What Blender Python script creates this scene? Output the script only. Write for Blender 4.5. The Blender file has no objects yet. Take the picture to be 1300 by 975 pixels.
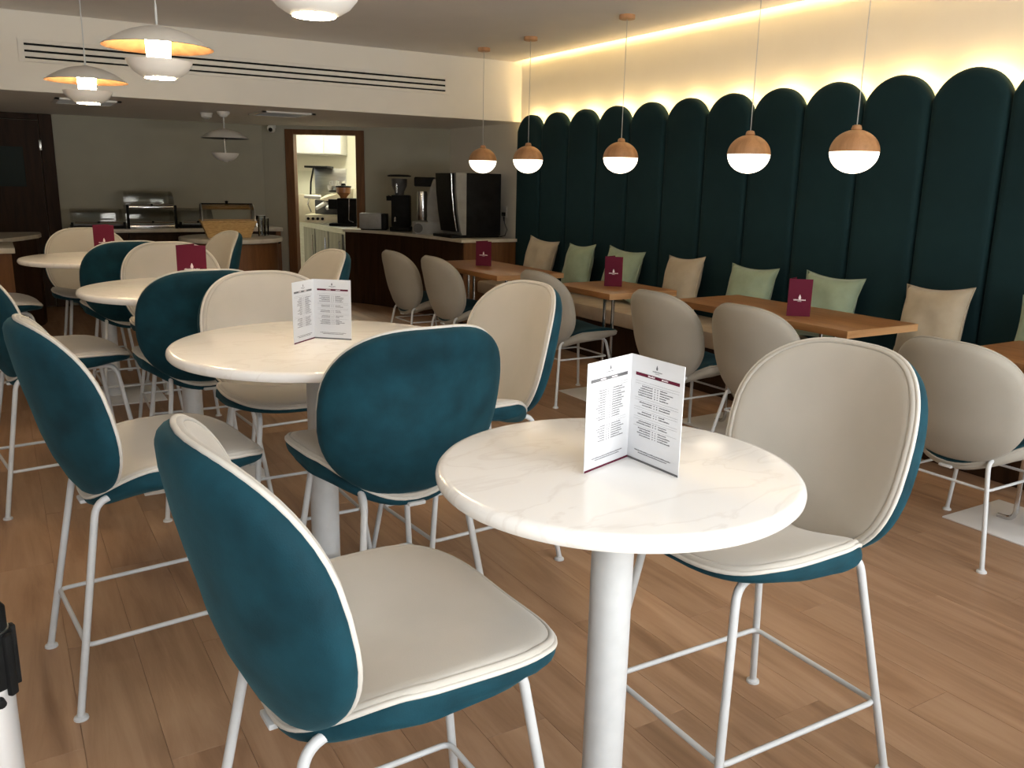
import bpy, bmesh, math, random
from mathutils import Vector, Matrix
random.seed(7)
PI = math.pi
scene = bpy.context.scene
COL = scene.collection

# ------------------------------------------------------------------ camera
CAM_H = 1.4
F_PX = 1080.0
YAW, PITCH, ROLL = math.radians(31.102), math.radians(13.252), math.radians(1.1705)
fw = Vector((math.sin(YAW)*math.cos(PITCH), math.cos(YAW)*math.cos(PITCH), -math.sin(PITCH)))
rt0 = Vector((math.cos(YAW), -math.sin(YAW), 0)); up0 = rt0.cross(fw)
rt = math.cos(ROLL)*rt0 + math.sin(ROLL)*up0
up = -math.sin(ROLL)*rt0 + math.cos(ROLL)*up0
cam_d = bpy.data.cameras.new('camera'); cam = bpy.data.objects.new('camera', cam_d); COL.objects.link(cam)
cam_d.sensor_fit = 'HORIZONTAL'; cam_d.sensor_width = 36.0; cam_d.lens = 36.0*F_PX/1300.0
cam_d.clip_start = 0.05; cam_d.clip_end = 100
m = Matrix((rt, up, -fw)).transposed().to_4x4(); m.translation = Vector((0, 0, CAM_H)); cam.matrix_world = m
scene.camera = cam
def in_view(p, pad=120):
    q = Vector(p) - Vector((0, 0, CAM_H)); w = q.dot(fw)
    if w < 0.1: return False
    x = 650 + F_PX*q.dot(rt)/w; y = 487.5 - F_PX*q.dot(up)/w
    return -pad < x < 1300+pad and -pad < y < 975+pad

# ------------------------------------------------------------------ view, world, daylight
vs = scene.view_settings
vs.view_transform = 'Standard'; vs.look = 'None'; vs.gamma = 1.0; vs.use_curve_mapping = False
vs.exposure = 0.1
world = bpy.data.worlds.new('sky'); scene.world = world; world.use_nodes = True
bg = world.node_tree.nodes['Background']; bg.inputs[0].default_value = (0.75, 0.85, 1.0, 1); bg.inputs[1].default_value = 1.0
FRONT_Y, LEFT_X, RIGHT_X, CEIL_Z, SOFF_Z, SOFF_Y, BACK_Y = -0.9, -3.0, 4.70, 2.58, 2.01, 7.72, 10.45
WINDOWS = [(-2.5, -0.9), (-0.6, 1.0), (1.3, 2.9), (3.1, 4.5)]
WIN_POWER = [1, 3, 7, 9]
for (x0, x1), pw in zip(WINDOWS, WIN_POWER):
    ld = bpy.data.lights.new('daylight', 'AREA'); ld.shape = 'RECTANGLE'; ld.size = x1-x0-0.06; ld.size_y = 2.05
    ld.energy = pw; ld.color = (1.0, 0.97, 0.93)
    lo = bpy.data.objects.new('daylight', ld); COL.objects.link(lo)
    lo.location = ((x0+x1)/2, FRONT_Y+0.02, 1.35); lo.rotation_euler = (math.radians(90), 0, 0)

# open sky above the street, seen only through the shop windows
SKY_POWER = 1420
ld = bpy.data.lights.new('sky_daylight', 'AREA'); ld.shape = 'RECTANGLE'; ld.size = 9.0; ld.size_y = 3.2; ld.energy = SKY_POWER; ld.color = (1.0, 0.99, 0.985)
lo = bpy.data.objects.new('sky_daylight', ld); COL.objects.link(lo); lo.location = (2.6, FRONT_Y-2.6, 4.3); lo.rotation_euler = (math.radians(90-42), 0, 0)

# added fill lamp outside, in place of pavement bounce, to lift the ceiling
ld = bpy.data.lights.new('upward_fill', 'AREA'); ld.shape = 'RECTANGLE'; ld.size = 9.0; ld.size_y = 2.4; ld.energy = 980; ld.color = (1.0, 0.95, 0.88)
lo = bpy.data.objects.new('upward_fill', ld); COL.objects.link(lo); lo.location = (2.2, FRONT_Y-1.9, 0.05); lo.rotation_euler = (math.radians(90+50), 0, 0)

# ------------------------------------------------------------------ material helpers
MATS = {}
def new_mat(name):
    mt = bpy.data.materials.new(name); mt.use_nodes = True
    nt = mt.node_tree; b = nt.nodes['Principled BSDF']; MATS[name] = mt
    return mt, nt, b
def ramp(nt, stops):
    r = nt.nodes.new('ShaderNodeValToRGB')
    el = r.color_ramp.elements
    while len(el) < len(stops): el.new(0.5)
    for e, (p, c) in zip(el, stops): e.position = p; e.color = (*c, 1)
    return r
def noise_mat(name, c0, c1, scale=8, rough=0.5, metal=0, sheen=0, bump=0, bscale=80, stretch=(1, 1, 1), coat=0, spec=0.5, detail=4, sheen_rough=0.4, sheen_tint=None):
    mt, nt, b = new_mat(name)
    tc = nt.nodes.new('ShaderNodeTexCoord'); mp = nt.nodes.new('ShaderNodeMapping'); mp.inputs['Scale'].default_value = stretch
    nt.links.new(tc.outputs['Object'], mp.inputs['Vector'])
    n = nt.nodes.new('ShaderNodeTexNoise'); n.inputs['Scale'].default_value = scale; n.inputs['Detail'].default_value = detail
    nt.links.new(mp.outputs[0], n.inputs['Vector'])
    r = ramp(nt, [(0.3, c0), (0.7, c1)]); nt.links.new(n.outputs['Fac'], r.inputs['Fac'])
    nt.links.new(r.outputs['Color'], b.inputs['Base Color'])
    b.inputs['Roughness'].default_value = rough; b.inputs['Metallic'].default_value = metal
    b.inputs['Specular IOR Level'].default_value = spec
    if sheen:
        b.inputs['Sheen Weight'].default_value = sheen; b.inputs['Sheen Roughness'].default_value = sheen_rough
        if sheen_tint: b.inputs['Sheen Tint'].default_value = (*sheen_tint, 1)
    if coat: b.inputs['Coat Weight'].default_value = coat; b.inputs['Coat Roughness'].default_value = 0.08
    if bump:
        n2 = nt.nodes.new('ShaderNodeTexNoise'); n2.inputs['Scale'].default_value = bscale; n2.inputs['Detail'].default_value = 3
        nt.links.new(mp.outputs[0], n2.inputs['Vector'])
        bp = nt.nodes.new('ShaderNodeBump'); bp.inputs['Strength'].default_value = bump; bp.inputs['Distance'].default_value = 0.004
        nt.links.new(n2.outputs['Fac'], bp.inputs['Height']); nt.links.new(bp.outputs[0], b.inputs['Normal'])
    return mt
def wood_mat(name, c0, c1, c2, axis=1, scale=3.0, rough=0.45, use_random=False, world_pos=False, spec=0.5):
    mt, nt, b = new_mat(name)
    if world_pos:
        g = nt.nodes.new('ShaderNodeNewGeometry'); src = g.outputs['Position']
    else:
        tc = nt.nodes.new('ShaderNodeTexCoord'); src = tc.outputs['Object']
    oi = nt.nodes.new('ShaderNodeObjectInfo')
    mp = nt.nodes.new('ShaderNodeMapping'); s = [9, 9, 9]; s[axis] = 0.9; mp.inputs['Scale'].default_value = s
    nt.links.new(src, mp.inputs['Vector'])
    if use_random:
        mu = nt.nodes.new('ShaderNodeMath'); mu.operation = 'MULTIPLY'; mu.inputs[1].default_value = 37.0
        nt.links.new(oi.outputs['Random'], mu.inputs[0]); nt.links.new(mu.outputs[0], mp.inputs['Location'])
    n = nt.nodes.new('ShaderNodeTexNoise'); n.inputs['Scale'].default_value = scale; n.inputs['Detail'].default_value = 7; n.inputs['Roughness'].default_value = 0.62; n.inputs['Distortion'].default_value = 0.5
    nt.links.new(mp.outputs[0], n.inputs['Vector'])
    r = ramp(nt, [(0.3, c0), (0.5, c1), (0.72, c2)]); nt.links.new(n.outputs['Fac'], r.inputs['Fac'])
    out = r.outputs['Color']
    if use_random:
        hv = nt.nodes.new('ShaderNodeHueSaturation')
        mr = nt.nodes.new('ShaderNodeMapRange'); mr.inputs['To Min'].default_value = 0.93; mr.inputs['To Max'].default_value = 1.07
        nt.links.new(oi.outputs['Random'], mr.inputs['Value']); nt.links.new(mr.outputs[0], hv.inputs['Value'])
        nt.links.new(out, hv.inputs['Color']); out = hv.outputs['Color']
    nt.links.new(out, b.inputs['Base Color'])
    b.inputs['Roughness'].default_value = rough; b.inputs['Specular IOR Level'].default_value = spec
    bp = nt.nodes.new('ShaderNodeBump'); bp.inputs['Strength'].default_value = 0.12; bp.inputs['Distance'].default_value = 0.002
    nt.links.new(n.outputs['Fac'], bp.inputs['Height']); nt.links.new(bp.outputs[0], b.inputs['Normal'])
    return mt
def emit_mat(name, col, strength):
    mt, nt, b = new_mat(name)
    n = nt.nodes.new('ShaderNodeTexNoise'); n.inputs['Scale'].default_value = 3
    r = ramp(nt, [(0, tuple(c*0.98 for c in col)), (1, col)]); nt.links.new(n.outputs['Fac'], r.inputs['Fac'])
    b.inputs['Base Color'].default_value = (0.8, 0.8, 0.8, 1)
    nt.links.new(r.outputs['Color'], b.inputs['Emission Color']); b.inputs['Emission Strength'].default_value = strength
    return mt
def clear_mat(name, tint, opacity):
    mt, nt, b = new_mat(name)
    nt.nodes.remove(b)
    out = nt.nodes['Material Output']
    tr = nt.nodes.new('ShaderNodeBsdfTransparent'); tr.inputs[0].default_value = (*tint, 1)
    gl = nt.nodes.new('ShaderNodeBsdfGlossy'); gl.inputs['Roughness'].default_value = 0.05
    fr = nt.nodes.new('ShaderNodeFresnel'); fr.inputs[0].default_value = 1.45
    ad = nt.nodes.new('ShaderNodeMath'); ad.operation = 'ADD'; ad.inputs[1].default_value = opacity
    nt.links.new(fr.outputs[0], ad.inputs[0])
    mx = nt.nodes.new('ShaderNodeMixShader'); nt.links.new(ad.outputs[0], mx.inputs[0])
    nt.links.new(tr.outputs[0], mx.inputs[1]); nt.links.new(gl.outputs[0], mx.inputs[2]); nt.links.new(mx.outputs[0], out.inputs[0])
    return mt

TEAL = noise_mat('teal_velvet', (0.0031, 0.026, 0.038), (0.0058, 0.049, 0.071), 11, 0.8, sheen=0.12, bump=0.12, bscale=350, spec=0.2, sheen_tint=(0.25, 0.6, 0.7))
TEALD = noise_mat('dark_teal_velvet', (0.004, 0.022, 0.030), (0.006, 0.032, 0.042), 5, 0.8, sheen=0.08, bump=0.1, bscale=350, spec=0.15, sheen_tint=(0.25, 0.6, 0.7))
GREY = noise_mat('stone_velvet', (0.42, 0.40, 0.36), (0.48, 0.455, 0.41), 4, 0.8, sheen=0.2, bump=0.1, bscale=350, spec=0.2)
GREYD = noise_mat('taupe_velvet', (0.285, 0.268, 0.232), (0.33, 0.31, 0.27), 4, 0.8, sheen=0.12, bump=0.1, bscale=350, spec=0.2)
PIPE = noise_mat('pale_piping', (0.53, 0.51, 0.465), (0.60, 0.575, 0.53), 20, 0.75)
WHITE_METAL = noise_mat('white_powder_coat', (0.49, 0.508, 0.52), (0.53, 0.548, 0.56), 30, 0.4)
CHROME = noise_mat('chrome', (0.55, 0.55, 0.55), (0.65, 0.65, 0.65), 10, 0.18, metal=1)
STEEL = noise_mat('brushed_steel', (0.42, 0.43, 0.42), (0.55, 0.56, 0.55), 6, 0.3, metal=1, stretch=(1, 1, 12))
BLACK = noise_mat('black_plastic', (0.006, 0.006, 0.006), (0.012, 0.012, 0.012), 12, 0.5, spec=0.08)
DARKGREY = noise_mat('dark_grey_plastic', (0.05, 0.05, 0.05), (0.08, 0.08, 0.08), 12, 0.4)
MIDGREY = noise_mat('grey_plastic', (0.22, 0.22, 0.21), (0.28, 0.28, 0.27), 12, 0.35)
CREAM = noise_mat('cream_enamel', (0.60, 0.54, 0.38), (0.68, 0.62, 0.46), 12, 0.3)
CERAMIC = noise_mat('white_ceramic', (0.66, 0.66, 0.62), (0.72, 0.72, 0.69), 12, 0.25)
BEAN = noise_mat('amber_hopper', (0.30, 0.13, 0.05), (0.42, 0.20, 0.08), 12, 0.2)
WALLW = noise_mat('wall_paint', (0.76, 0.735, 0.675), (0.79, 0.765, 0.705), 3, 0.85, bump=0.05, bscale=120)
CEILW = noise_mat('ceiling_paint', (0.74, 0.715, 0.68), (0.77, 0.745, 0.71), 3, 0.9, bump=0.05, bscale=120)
WALLB = noise_mat('shaded_wall_paint', (0.36, 0.35, 0.285), (0.39, 0.38, 0.31), 3, 0.85, bump=0.05, bscale=120)  # off-white wall with the back recess's shade put into the colour
KITW = noise_mat('kitchen_paint', (0.72, 0.70, 0.58), (0.76, 0.74, 0.62), 3, 0.8)
PANEL = noise_mat('dark_teal_upholstery', (0.0075, 0.0235, 0.0275), (0.010, 0.031, 0.036), 3, 0.85, sheen=0.06, bump=0.1, bscale=300, spec=0.15, sheen_tint=(0.3, 0.6, 0.65))
BENCH = noise_mat('bench_fabric', (0.34, 0.27, 0.20), (0.40, 0.33, 0.25), 9, 0.85, bump=0.1, bscale=250, spec=0.2)
PILB = noise_mat('beige_cushion_fabric', (0.38, 0.325, 0.24), (0.45, 0.39, 0.30), 9, 0.85, sheen=0.2, bump=0.1, bscale=250, spec=0.2)
PILG = noise_mat('sage_cushion_fabric', (0.24, 0.305, 0.215), (0.30, 0.37, 0.27), 9, 0.8, sheen=0.25, bump=0.1, bscale=250, spec=0.2)
OAK = wood_mat('oak_table', (0.155, 0.062, 0.018), (0.235, 0.105, 0.035), (0.295, 0.142, 0.052), axis=1, scale=2.0, rough=0.4)
OAKEDGE = wood_mat('oak_edge', (0.34, 0.17, 0.065), (0.45, 0.25, 0.11), (0.52, 0.31, 0.15), axis=0, scale=2.0, rough=0.5)
GLOBEW = wood_mat('turned_ash', (0.36, 0.18, 0.08), (0.50, 0.27, 0.13), (0.60, 0.35, 0.19), axis=2, scale=1.6, rough=0.45)
WALNUT = wood_mat('dark_walnut', (0.017, 0.0075, 0.0035), (0.029, 0.013, 0.006), (0.041, 0.019, 0.0085), axis=2, scale=2.0, rough=0.55, spec=0.15)
BROWNW = wood_mat('brown_veneer', (0.10, 0.043, 0.016), (0.14, 0.063, 0.024), (0.175, 0.083, 0.033), axis=2, scale=2.0, rough=0.5, spec=0.25)
FLOORM = wood_mat('floor_plank_vinyl', (0.205, 0.114, 0.063), (0.292, 0.174, 0.102), (0.365, 0.234, 0.146), axis=1, scale=1.5, rough=0.45, use_random=True, world_pos=True, spec=0.35)
JOINT = noise_mat('floor_joint', (0.20, 0.112, 0.062), (0.22, 0.125, 0.07), 8, 0.8)
STONE = noise_mat('counter_stone', (0.50, 0.47, 0.40), (0.60, 0.57, 0.50), 14, 0.25)
PLATE = noise_mat('base_plate_coat', (0.62, 0.61, 0.60), (0.68, 0.67, 0.66), 10, 0.45)
PAPER = noise_mat('white_card', (0.66, 0.67, 0.69), (0.70, 0.71, 0.73), 6, 0.7, spec=0.15)
MAROON = noise_mat('maroon_card', (0.10, 0.010, 0.026), (0.125, 0.014, 0.034), 6, 0.7, spec=0.12)
PRGREY = noise_mat('grey_print', (0.10, 0.10, 0.105), (0.13, 0.13, 0.135), 10, 0.6)
PRTEXT = noise_mat('text_print', (0.11, 0.11, 0.12), (0.17, 0.17, 0.185), 40, 0.7, spec=0.1)
PRWHITE = noise_mat('white_print', (0.75, 0.66, 0.68), (0.82, 0.74, 0.76), 10, 0.6)
LAMPW = noise_mat('lamp_white_enamel', (0.70, 0.69, 0.66), (0.75, 0.74, 0.71), 12, 0.4)
LEAF = noise_mat('copper_leaf', (0.055, 0.026, 0.011), (0.11, 0.058, 0.028), 22, 0.5, metal=0.0, spec=0.2)
BASKET = noise_mat('wicker', (0.40, 0.24, 0.085), (0.60, 0.40, 0.17), 30, 0.7, bump=0.4, bscale=120, stretch=(1, 1, 4))
FOOD = noise_mat('pastries', (0.10, 0.04, 0.015), (0.32, 0.17, 0.07), 25, 0.7)
DOORGLASS = noise_mat('dark_door_glass', (0.008, 0.016, 0.014), (0.012, 0.022, 0.018), 3, 0.5, spec=0.15)
CABLE = noise_mat('cable_black', (0.01, 0.01, 0.01), (0.015, 0.015, 0.015), 10, 0.5)
ACRYL = clear_mat('clear_acrylic', (0.955, 0.965, 0.95), 0.015)
GLASSM = clear_mat('window_glass', (0.97, 0.98, 0.98), 0.0)
GLOW = emit_mat('opal_glow', (1.0, 0.86, 0.66), 3.5)
GLOWP = emit_mat('lamp_core_glow', (1.0, 0.77, 0.46), 135.0)
LED = emit_mat('warm_led', (1.0, 0.68, 0.30), 100.0)
LEDC = emit_mat('warm_led_cove', (1.0, 0.70, 0.28), 60.0)
KLAMP = emit_mat('kitchen_panel_light', (1.0, 0.95, 0.74), 44.0)

# marble with soft veins
def marble():
    mt, nt, b = new_mat('white_marble')
    tc = nt.nodes.new('ShaderNodeTexCoord'); oi = nt.nodes.new('ShaderNodeObjectInfo')
    mp = nt.nodes.new('ShaderNodeMapping'); nt.links.new(tc.outputs['Object'], mp.inputs['Vector']); nt.links.new(oi.outputs['Random'], mp.inputs['Location'])
    mp.inputs['Scale'].default_value = (1, 2.2, 1); mp.inputs['Rotation'].default_value = (0, 0, 0.5)
    n = nt.nodes.new('ShaderNodeTexNoise'); n.inputs['Scale'].default_value = 3.2; n.inputs['Detail'].default_value = 8; n.inputs['Distortion'].default_value = 1.2
    nt.links.new(mp.outputs[0], n.inputs['Vector'])
    r = ramp(nt, [(0.0, (0.85, 0.835, 0.81)), (0.47, (0.85, 0.835, 0.81)), (0.5, (0.785, 0.76, 0.73)), (0.53, (0.84, 0.825, 0.80)), (1, (0.83, 0.81, 0.785))])
    nt.links.new(n.outputs['Fac'], r.inputs['Fac']); nt.links.new(r.outputs['Color'], b.inputs['Base Color'])
    b.inputs['Roughness'].default_value = 0.16
marble(); MARBLE = MATS['white_marble']

# ------------------------------------------------------------------ mesh helpers
class MB:
    def __init__(s): s.v = []; s.f = []
    def add(s, v, f):
        o = len(s.v); s.v += [tuple(p) for p in v]; s.f += [tuple(i+o for i in q) for q in f]; return s
    def box(s, x0, x1, y0, y1, z0, z1, b=0.0, M=None):
        bm = bmesh.new(); bmesh.ops.create_cube(bm, size=1)
        for q in bm.verts:
            q.co = Vector(((x0+x1)/2+q.co.x*(x1-x0), (y0+y1)/2+q.co.y*(y1-y0), (z0+z1)/2+q.co.z*(z1-z0)))
        if b > 0: bmesh.ops.bevel(bm, geom=bm.edges[:]+bm.verts[:], offset=b, segments=2, profile=0.5, affect='EDGES')
        if M is not None: bmesh.ops.transform(bm, matrix=M, verts=bm.verts)
        bm.verts.index_update()
        s.add([q.co[:] for q in bm.verts], [[q.index for q in fc.verts] for fc in bm.faces]); bm.free(); return s
    def prism(s, poly, z0, z1):
        n = len(poly)
        a = sum(poly[i][0]*poly[(i+1) % n][1]-poly[(i+1) % n][0]*poly[i][1] for i in range(n))
        if a < 0: poly = poly[::-1]
        v = [(x, y, z0) for x, y in poly]+[(x, y, z1) for x, y in poly]
        f = [tuple(range(n))[::-1], tuple(range(n, 2*n))]+[(i, (i+1) % n, n+(i+1) % n, n+i) for i in range(n)]
        return s.add(v, f)
    def tube(s, pts, r, seg=8, closed=False, cap=True):
        P = [Vector(p) for p in pts]; n = len(P); rings = []
        rr = r if isinstance(r, (list, tuple)) else [r]*n
        T = []
        for i in range(n):
            if closed: t = P[(i+1) % n]-P[i-1]
            else: t = P[min(i+1, n-1)]-P[max(i-1, 0)]
            T.append(t.normalized())
        nrm = T[0].orthogonal().normalized()
        v = []
        for i in range(n):
            if i:
                q = T[i-1].rotation_difference(T[i]); nrm = q @ nrm
            nrm = (nrm-T[i]*nrm.dot(T[i])).normalized(); bn = T[i].cross(nrm)
            for k in range(seg):
                a = 2*PI*k/seg; v.append(P[i]+(nrm*math.cos(a)+bn*math.sin(a))*rr[i])
        f = []
        for i in range(n if closed else n-1):
            j = (i+1) % n
            off = 0
            if closed and j == 0:   # best twist alignment
                off = min(range(seg), key=lambda o: (v[i*seg]-v[o]).length)
            for k in range(seg):
                f.append((i*seg+k, i*seg+(k+1) % seg, j*seg+(k+1+off) % seg, j*seg+(k+off) % seg))
        if cap and not closed: f += [tuple(range(seg))[::-1], tuple(range((n-1)*seg, n*seg))]
        return s.add(v, f)
    def lathe(s, prof, seg=32, c=(0, 0, 0), caps=True):
        v = []; f = []; n = len(prof)
        for (r, z) in prof:
            for k in range(seg):
                a = 2*PI*k/seg; v.append((c[0]+r*math.cos(a), c[1]+r*math.sin(a), c[2]+z))
        for i in range(n-1):
            for k in range(seg):
                f.append((i*seg+k, i*seg+(k+1) % seg, (i+1)*seg+(k+1) % seg, (i+1)*seg+k))
        if caps:
            f += [tuple(range(seg))[::-1], tuple(range((n-1)*seg, n*seg))]
        return s.add(v, f)
    def quad(s, a, b, c, d): return s.add([a, b, c, d], [(0, 1, 2, 3)])
    def xf(s, M): s.v = [tuple(M @ Vector(p)) for p in s.v]; return s
    def mesh(s, name, mat, smooth=None):
        me = bpy.data.meshes.new(name); me.from_pydata(s.v, [], s.f); me.update()
        bm = bmesh.new(); bm.from_mesh(me); bmesh.ops.recalc_face_normals(bm, faces=bm.faces); bm.to_mesh(me); bm.free()
        for mm in (mat if isinstance(mat, (list, tuple)) else [mat]): me.materials.append(mm)
        if smooth is not None:
            me.polygons.foreach_set('use_smooth', [True]*len(me.polygons))
            if smooth < 180: me.set_sharp_from_angle(angle=math.radians(smooth))
        return me
    def build(s, name, mat, parent=None, smooth=35, loc=None):
        o = bpy.data.objects.new(name, s.mesh(name, mat, smooth)); COL.objects.link(o)
        if parent is not None: o.parent = parent
        if loc is not None: o.location = loc
        return o
def tag(o, label=None, cat=None, group=None, kind=None):
    if label: o['label'] = label
    if cat: o['category'] = cat
    if group: o['group'] = group
    if kind: o['kind'] = kind
    return o
def empty(name, loc=(0, 0, 0), rz=0, **k):
    o = bpy.data.objects.new(name, None); COL.objects.link(o); o.location = loc; o.rotation_euler = (0, 0, rz); o.empty_display_size = 0.1
    return tag(o, **k)
def part(name, mesh, parent):
    o = bpy.data.objects.new(name, mesh); COL.objects.link(o); o.parent = parent; return o
def struct(name, mb, mat, label=None, parent=None, smooth=None):
    o = mb.build(name, mat, parent, smooth); 
    if parent is None: o['kind'] = 'structure'
    if label: o['label'] = label
    return o
def copy_tree(o, parent=None):
    c = o.copy(); COL.objects.link(c); c.parent = parent
    for ch in list(o.children): copy_tree(ch, c)
    return c
def arcpts(p0, p1, p2, r, n=6):
    """fillet polyline corner p1"""
    p0, p1, p2 = Vector(p0), Vector(p1), Vector(p2)
    d0 = (p0-p1).normalized(); d2 = (p2-p1).normalized()
    ang = d0.angle(d2); t = r/math.tan(ang/2)
    a = p1+d0*t; b = p1+d2*t; out = []
    for i in range(n+1):
        s = i/n; out.append(a.lerp(p1, s).lerp(p1.lerp(b, s), s))
    return out
def fillet(pts, r, n=5):
    out = [Vector(pts[0])]
    for i in range(1, len(pts)-1): out += arcpts(pts[i-1], pts[i], pts[i+1], r, n)
    return out+[Vector(pts[-1])]
E1 = Vector((math.cos(YAW), -math.sin(YAW), 0)); E2 = Vector((math.sin(YAW), math.cos(YAW), 0))   # along / behind the angled kitchen wall
def sl(s_, d_, z=0): p = E1*s_+E2*d_; return Vector((p.x, p.y, z))
SLM = Matrix((E1, E2, Vector((0, 0, 1)))).transposed().to_4x4()      # local (s, d, z) -> world
SRZ = -YAW

# ------------------------------------------------------------------ the shell of the room
fl = MB().box(LEFT_X, RIGHT_X, FRONT_Y, 13.2, -0.06, -0.004)
floor = struct('floor', fl, JOINT, 'brown wood-look plank floor')
PW, PL = 0.18, 1.22
plank_me = MB().box(-PW/2+0.0004, PW/2-0.0004, -PL/2+0.0004, PL/2-0.0004, -0.004, 0.0, 0.0008).mesh('plank', FLOORM)
rest = MB(); nvis = 0
ix = 0; x = LEFT_X+PW/2
cand = []
while x < RIGHT_X:
    off = (ix*0.437 % 1.0)*PL
    y = FRONT_Y-PL+off
    while y-PL/2 < 10.4:
        y0 = max(y-PL/2, FRONT_Y); y1 = min(y+PL/2, 10.4)
        if y1-y0 > 0.05:
            vis = any(in_view((x+dx*PW/2, y0+(y1-y0)*t, 0), 20) for dx in (-1, 1) for t in (0, .25, .5, .75, 1))
            cand.append((x, y, y0, y1, vis))
        y += PL
    x += PW; ix += 1
cand.sort(key=lambda c: c[0]**2+c[1]**2)
for (x, y, y0, y1, vis) in cand:
    if vis and nvis < 300 and y1-y0 > PL-0.01:
        o = bpy.data.objects.new('plank', plank_me); COL.objects.link(o); o.parent = floor; o.location = (x, y, 0); nvis += 1
    else:
        rest.box(x-PW/2+0.0004, x+PW/2-0.0004, y0+0.0004, y1-0.0004, -0.004, 0)
o = rest.build('plank_remainder', FLOORM, floor, None); o['kind'] = 'stuff'

cl = MB().box(LEFT_X, RIGHT_X-0.10, FRONT_Y, SOFF_Y, CEIL_Z, CEIL_Z+0.03)
struct('ceiling', cl, CEILW, 'plain off-white plaster ceiling')
cv = MB().box(LEFT_X, RIGHT_X+0.1, FRONT_Y, SOFF_Y, CEIL_Z+0.16, CEIL_Z+0.2)
struct('ceiling_cove', cv, CEILW, 'white top of the light cove over the right wall')
struct('wall_right', MB().box(RIGHT_X, RIGHT_X+0.1, FRONT_Y, 13.2, 0, CEIL_Z+0.2), WALLW, 'off-white right wall above the dark padded panels')
struct('wall_left', MB().box(LEFT_X-0.1, LEFT_X, FRONT_Y, BACK_Y+0.1, 0, CEIL_Z+0.2), WALLW, 'off-white left wall')
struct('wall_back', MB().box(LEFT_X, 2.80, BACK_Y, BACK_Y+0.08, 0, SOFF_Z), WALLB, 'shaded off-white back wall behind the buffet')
bulk = MB().prism([(LEFT_X, SOFF_Y), (RIGHT_X, SOFF_Y), (RIGHT_X, 9.31), (2.82, BACK_Y), (LEFT_X, BACK_Y)], SOFF_Z, CEIL_Z+0.18)
struct('wall_bulkhead', bulk, WALLW, 'white lowered bulkhead across the back of the room')
# front wall behind the camera, with its windows
fr = MB()
xs = [LEFT_X]+[e for w in WINDOWS for e in w]+[RIGHT_X]
for i in range(0, len(xs), 2): fr.box(xs[i], xs[i+1], FRONT_Y-0.15, FRONT_Y, 0, CEIL_Z+0.2)
for (x0, x1) in WINDOWS:
    fr.box(x0, x1, FRONT_Y-0.15, FRONT_Y, 0, 0.28); fr.box(x0, x1, FRONT_Y-0.15, FRONT_Y, 2.42, CEIL_Z+0.2)
struct('wall_front', fr, WALLW, 'white front wall with tall shop windows')
for i, (x0, x1) in enumerate(WINDOWS):
    f = MB().box(x0, x0+0.05, FRONT_Y-0.12, FRONT_Y-0.05, 0.28, 2.42).box(x1-0.05, x1, FRONT_Y-0.12, FRONT_Y-0.05, 0.28, 2.42)
    f.box(x0+0.05, x1-0.05, FRONT_Y-0.12, FRONT_Y-0.05, 0.28, 0.33).box(x0+0.05, x1-0.05, FRONT_Y-0.12, FRONT_Y-0.05, 2.37, 2.42)
    w = struct('window_%d' % (i+1), f, WHITE_METAL, 'tall white-framed shop window')
    MB().box(x0+0.05, x1-0.05, FRONT_Y-0.09, FRONT_Y-0.082, 0.33, 2.37).build('pane', GLASSM, w, None)

# angled wall with the kitchen doorway (local s along the wall, d = depth)
WD = 10.40
kw = MB()
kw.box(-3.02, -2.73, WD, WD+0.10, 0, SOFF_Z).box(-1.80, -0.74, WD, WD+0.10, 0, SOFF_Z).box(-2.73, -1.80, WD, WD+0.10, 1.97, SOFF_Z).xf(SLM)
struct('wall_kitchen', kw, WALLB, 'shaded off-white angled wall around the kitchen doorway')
d2 = MB().box(-2.73, -2.63, WD-0.025, WD+0.13, 0, 1.97, 0.004).xf(SLM)
door2 = struct('door_2', d2, BROWNW, 'brown wooden frame of the open kitchen doorway')
MB().box(-1.90, -1.80, WD-0.025, WD+0.13, 0, 1.97, 0.004).xf(SLM).build('jamb', BROWNW, door2, None)
MB().box(-2.63, -1.90, WD-0.025, WD+0.13, 1.915, 1.97, 0.004).xf(SLM).build('lintel', BROWNW, door2, None)

# kitchen shell
struct('wall_kitchen_back', MB().box(-4.6, -0.2, 12.9, 13.0, 0, 2.5).xf(SLM), KITW, 'cream kitchen back wall')
struct('wall_kitchen_left', MB().box(-4.6, -4.5, 10.95, 12.9, 0, 2.5).xf(SLM), KITW, 'cream kitchen side wall')
struct('ceiling_kitchen', MB().box(-4.6, -0.2, 10.5, 13.0, 2.5, 2.54).xf(SLM), KITW, 'cream kitchen ceiling')

# ------------------------------------------------------------------ left door on the back wall
d1 = MB().box(0.49, 0.615, BACK_Y-0.05, BACK_Y, 0, 2.005, 0.006)
door1 = struct('door_1', d1, WALNUT, 'dark brown wooden door with a small dark glass pane')
MB().box(-0.62, -0.50, BACK_Y-0.05, BACK_Y, 0, 2.005, 0.006).build('jamb', WALNUT, door1, None)
MB().box(-0.50, 0.49, BACK_Y-0.05, BACK_Y, 1.945, 2.005, 0.006).build('lintel', WALNUT, door1, None)
leaf = MB()
gx0, gx1, gz0, gz1 = -0.30, 0.325, 1.27, 1.67
leaf.box(-0.5, gx0, BACK_Y-0.04, BACK_Y-0.005, 0.01, 1.94).box(gx1, 0.485, BACK_Y-0.04, BACK_Y-0.005, 0.01, 1.94)
leaf.box(gx0, gx1, BACK_Y-0.04, BACK_Y-0.005, 0.01, gz0).box(gx0, gx1, BACK_Y-0.04, BACK_Y-0.005, gz1, 1.94)
lf = leaf.build('door_leaf', WALNUT, door1, None)
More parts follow.
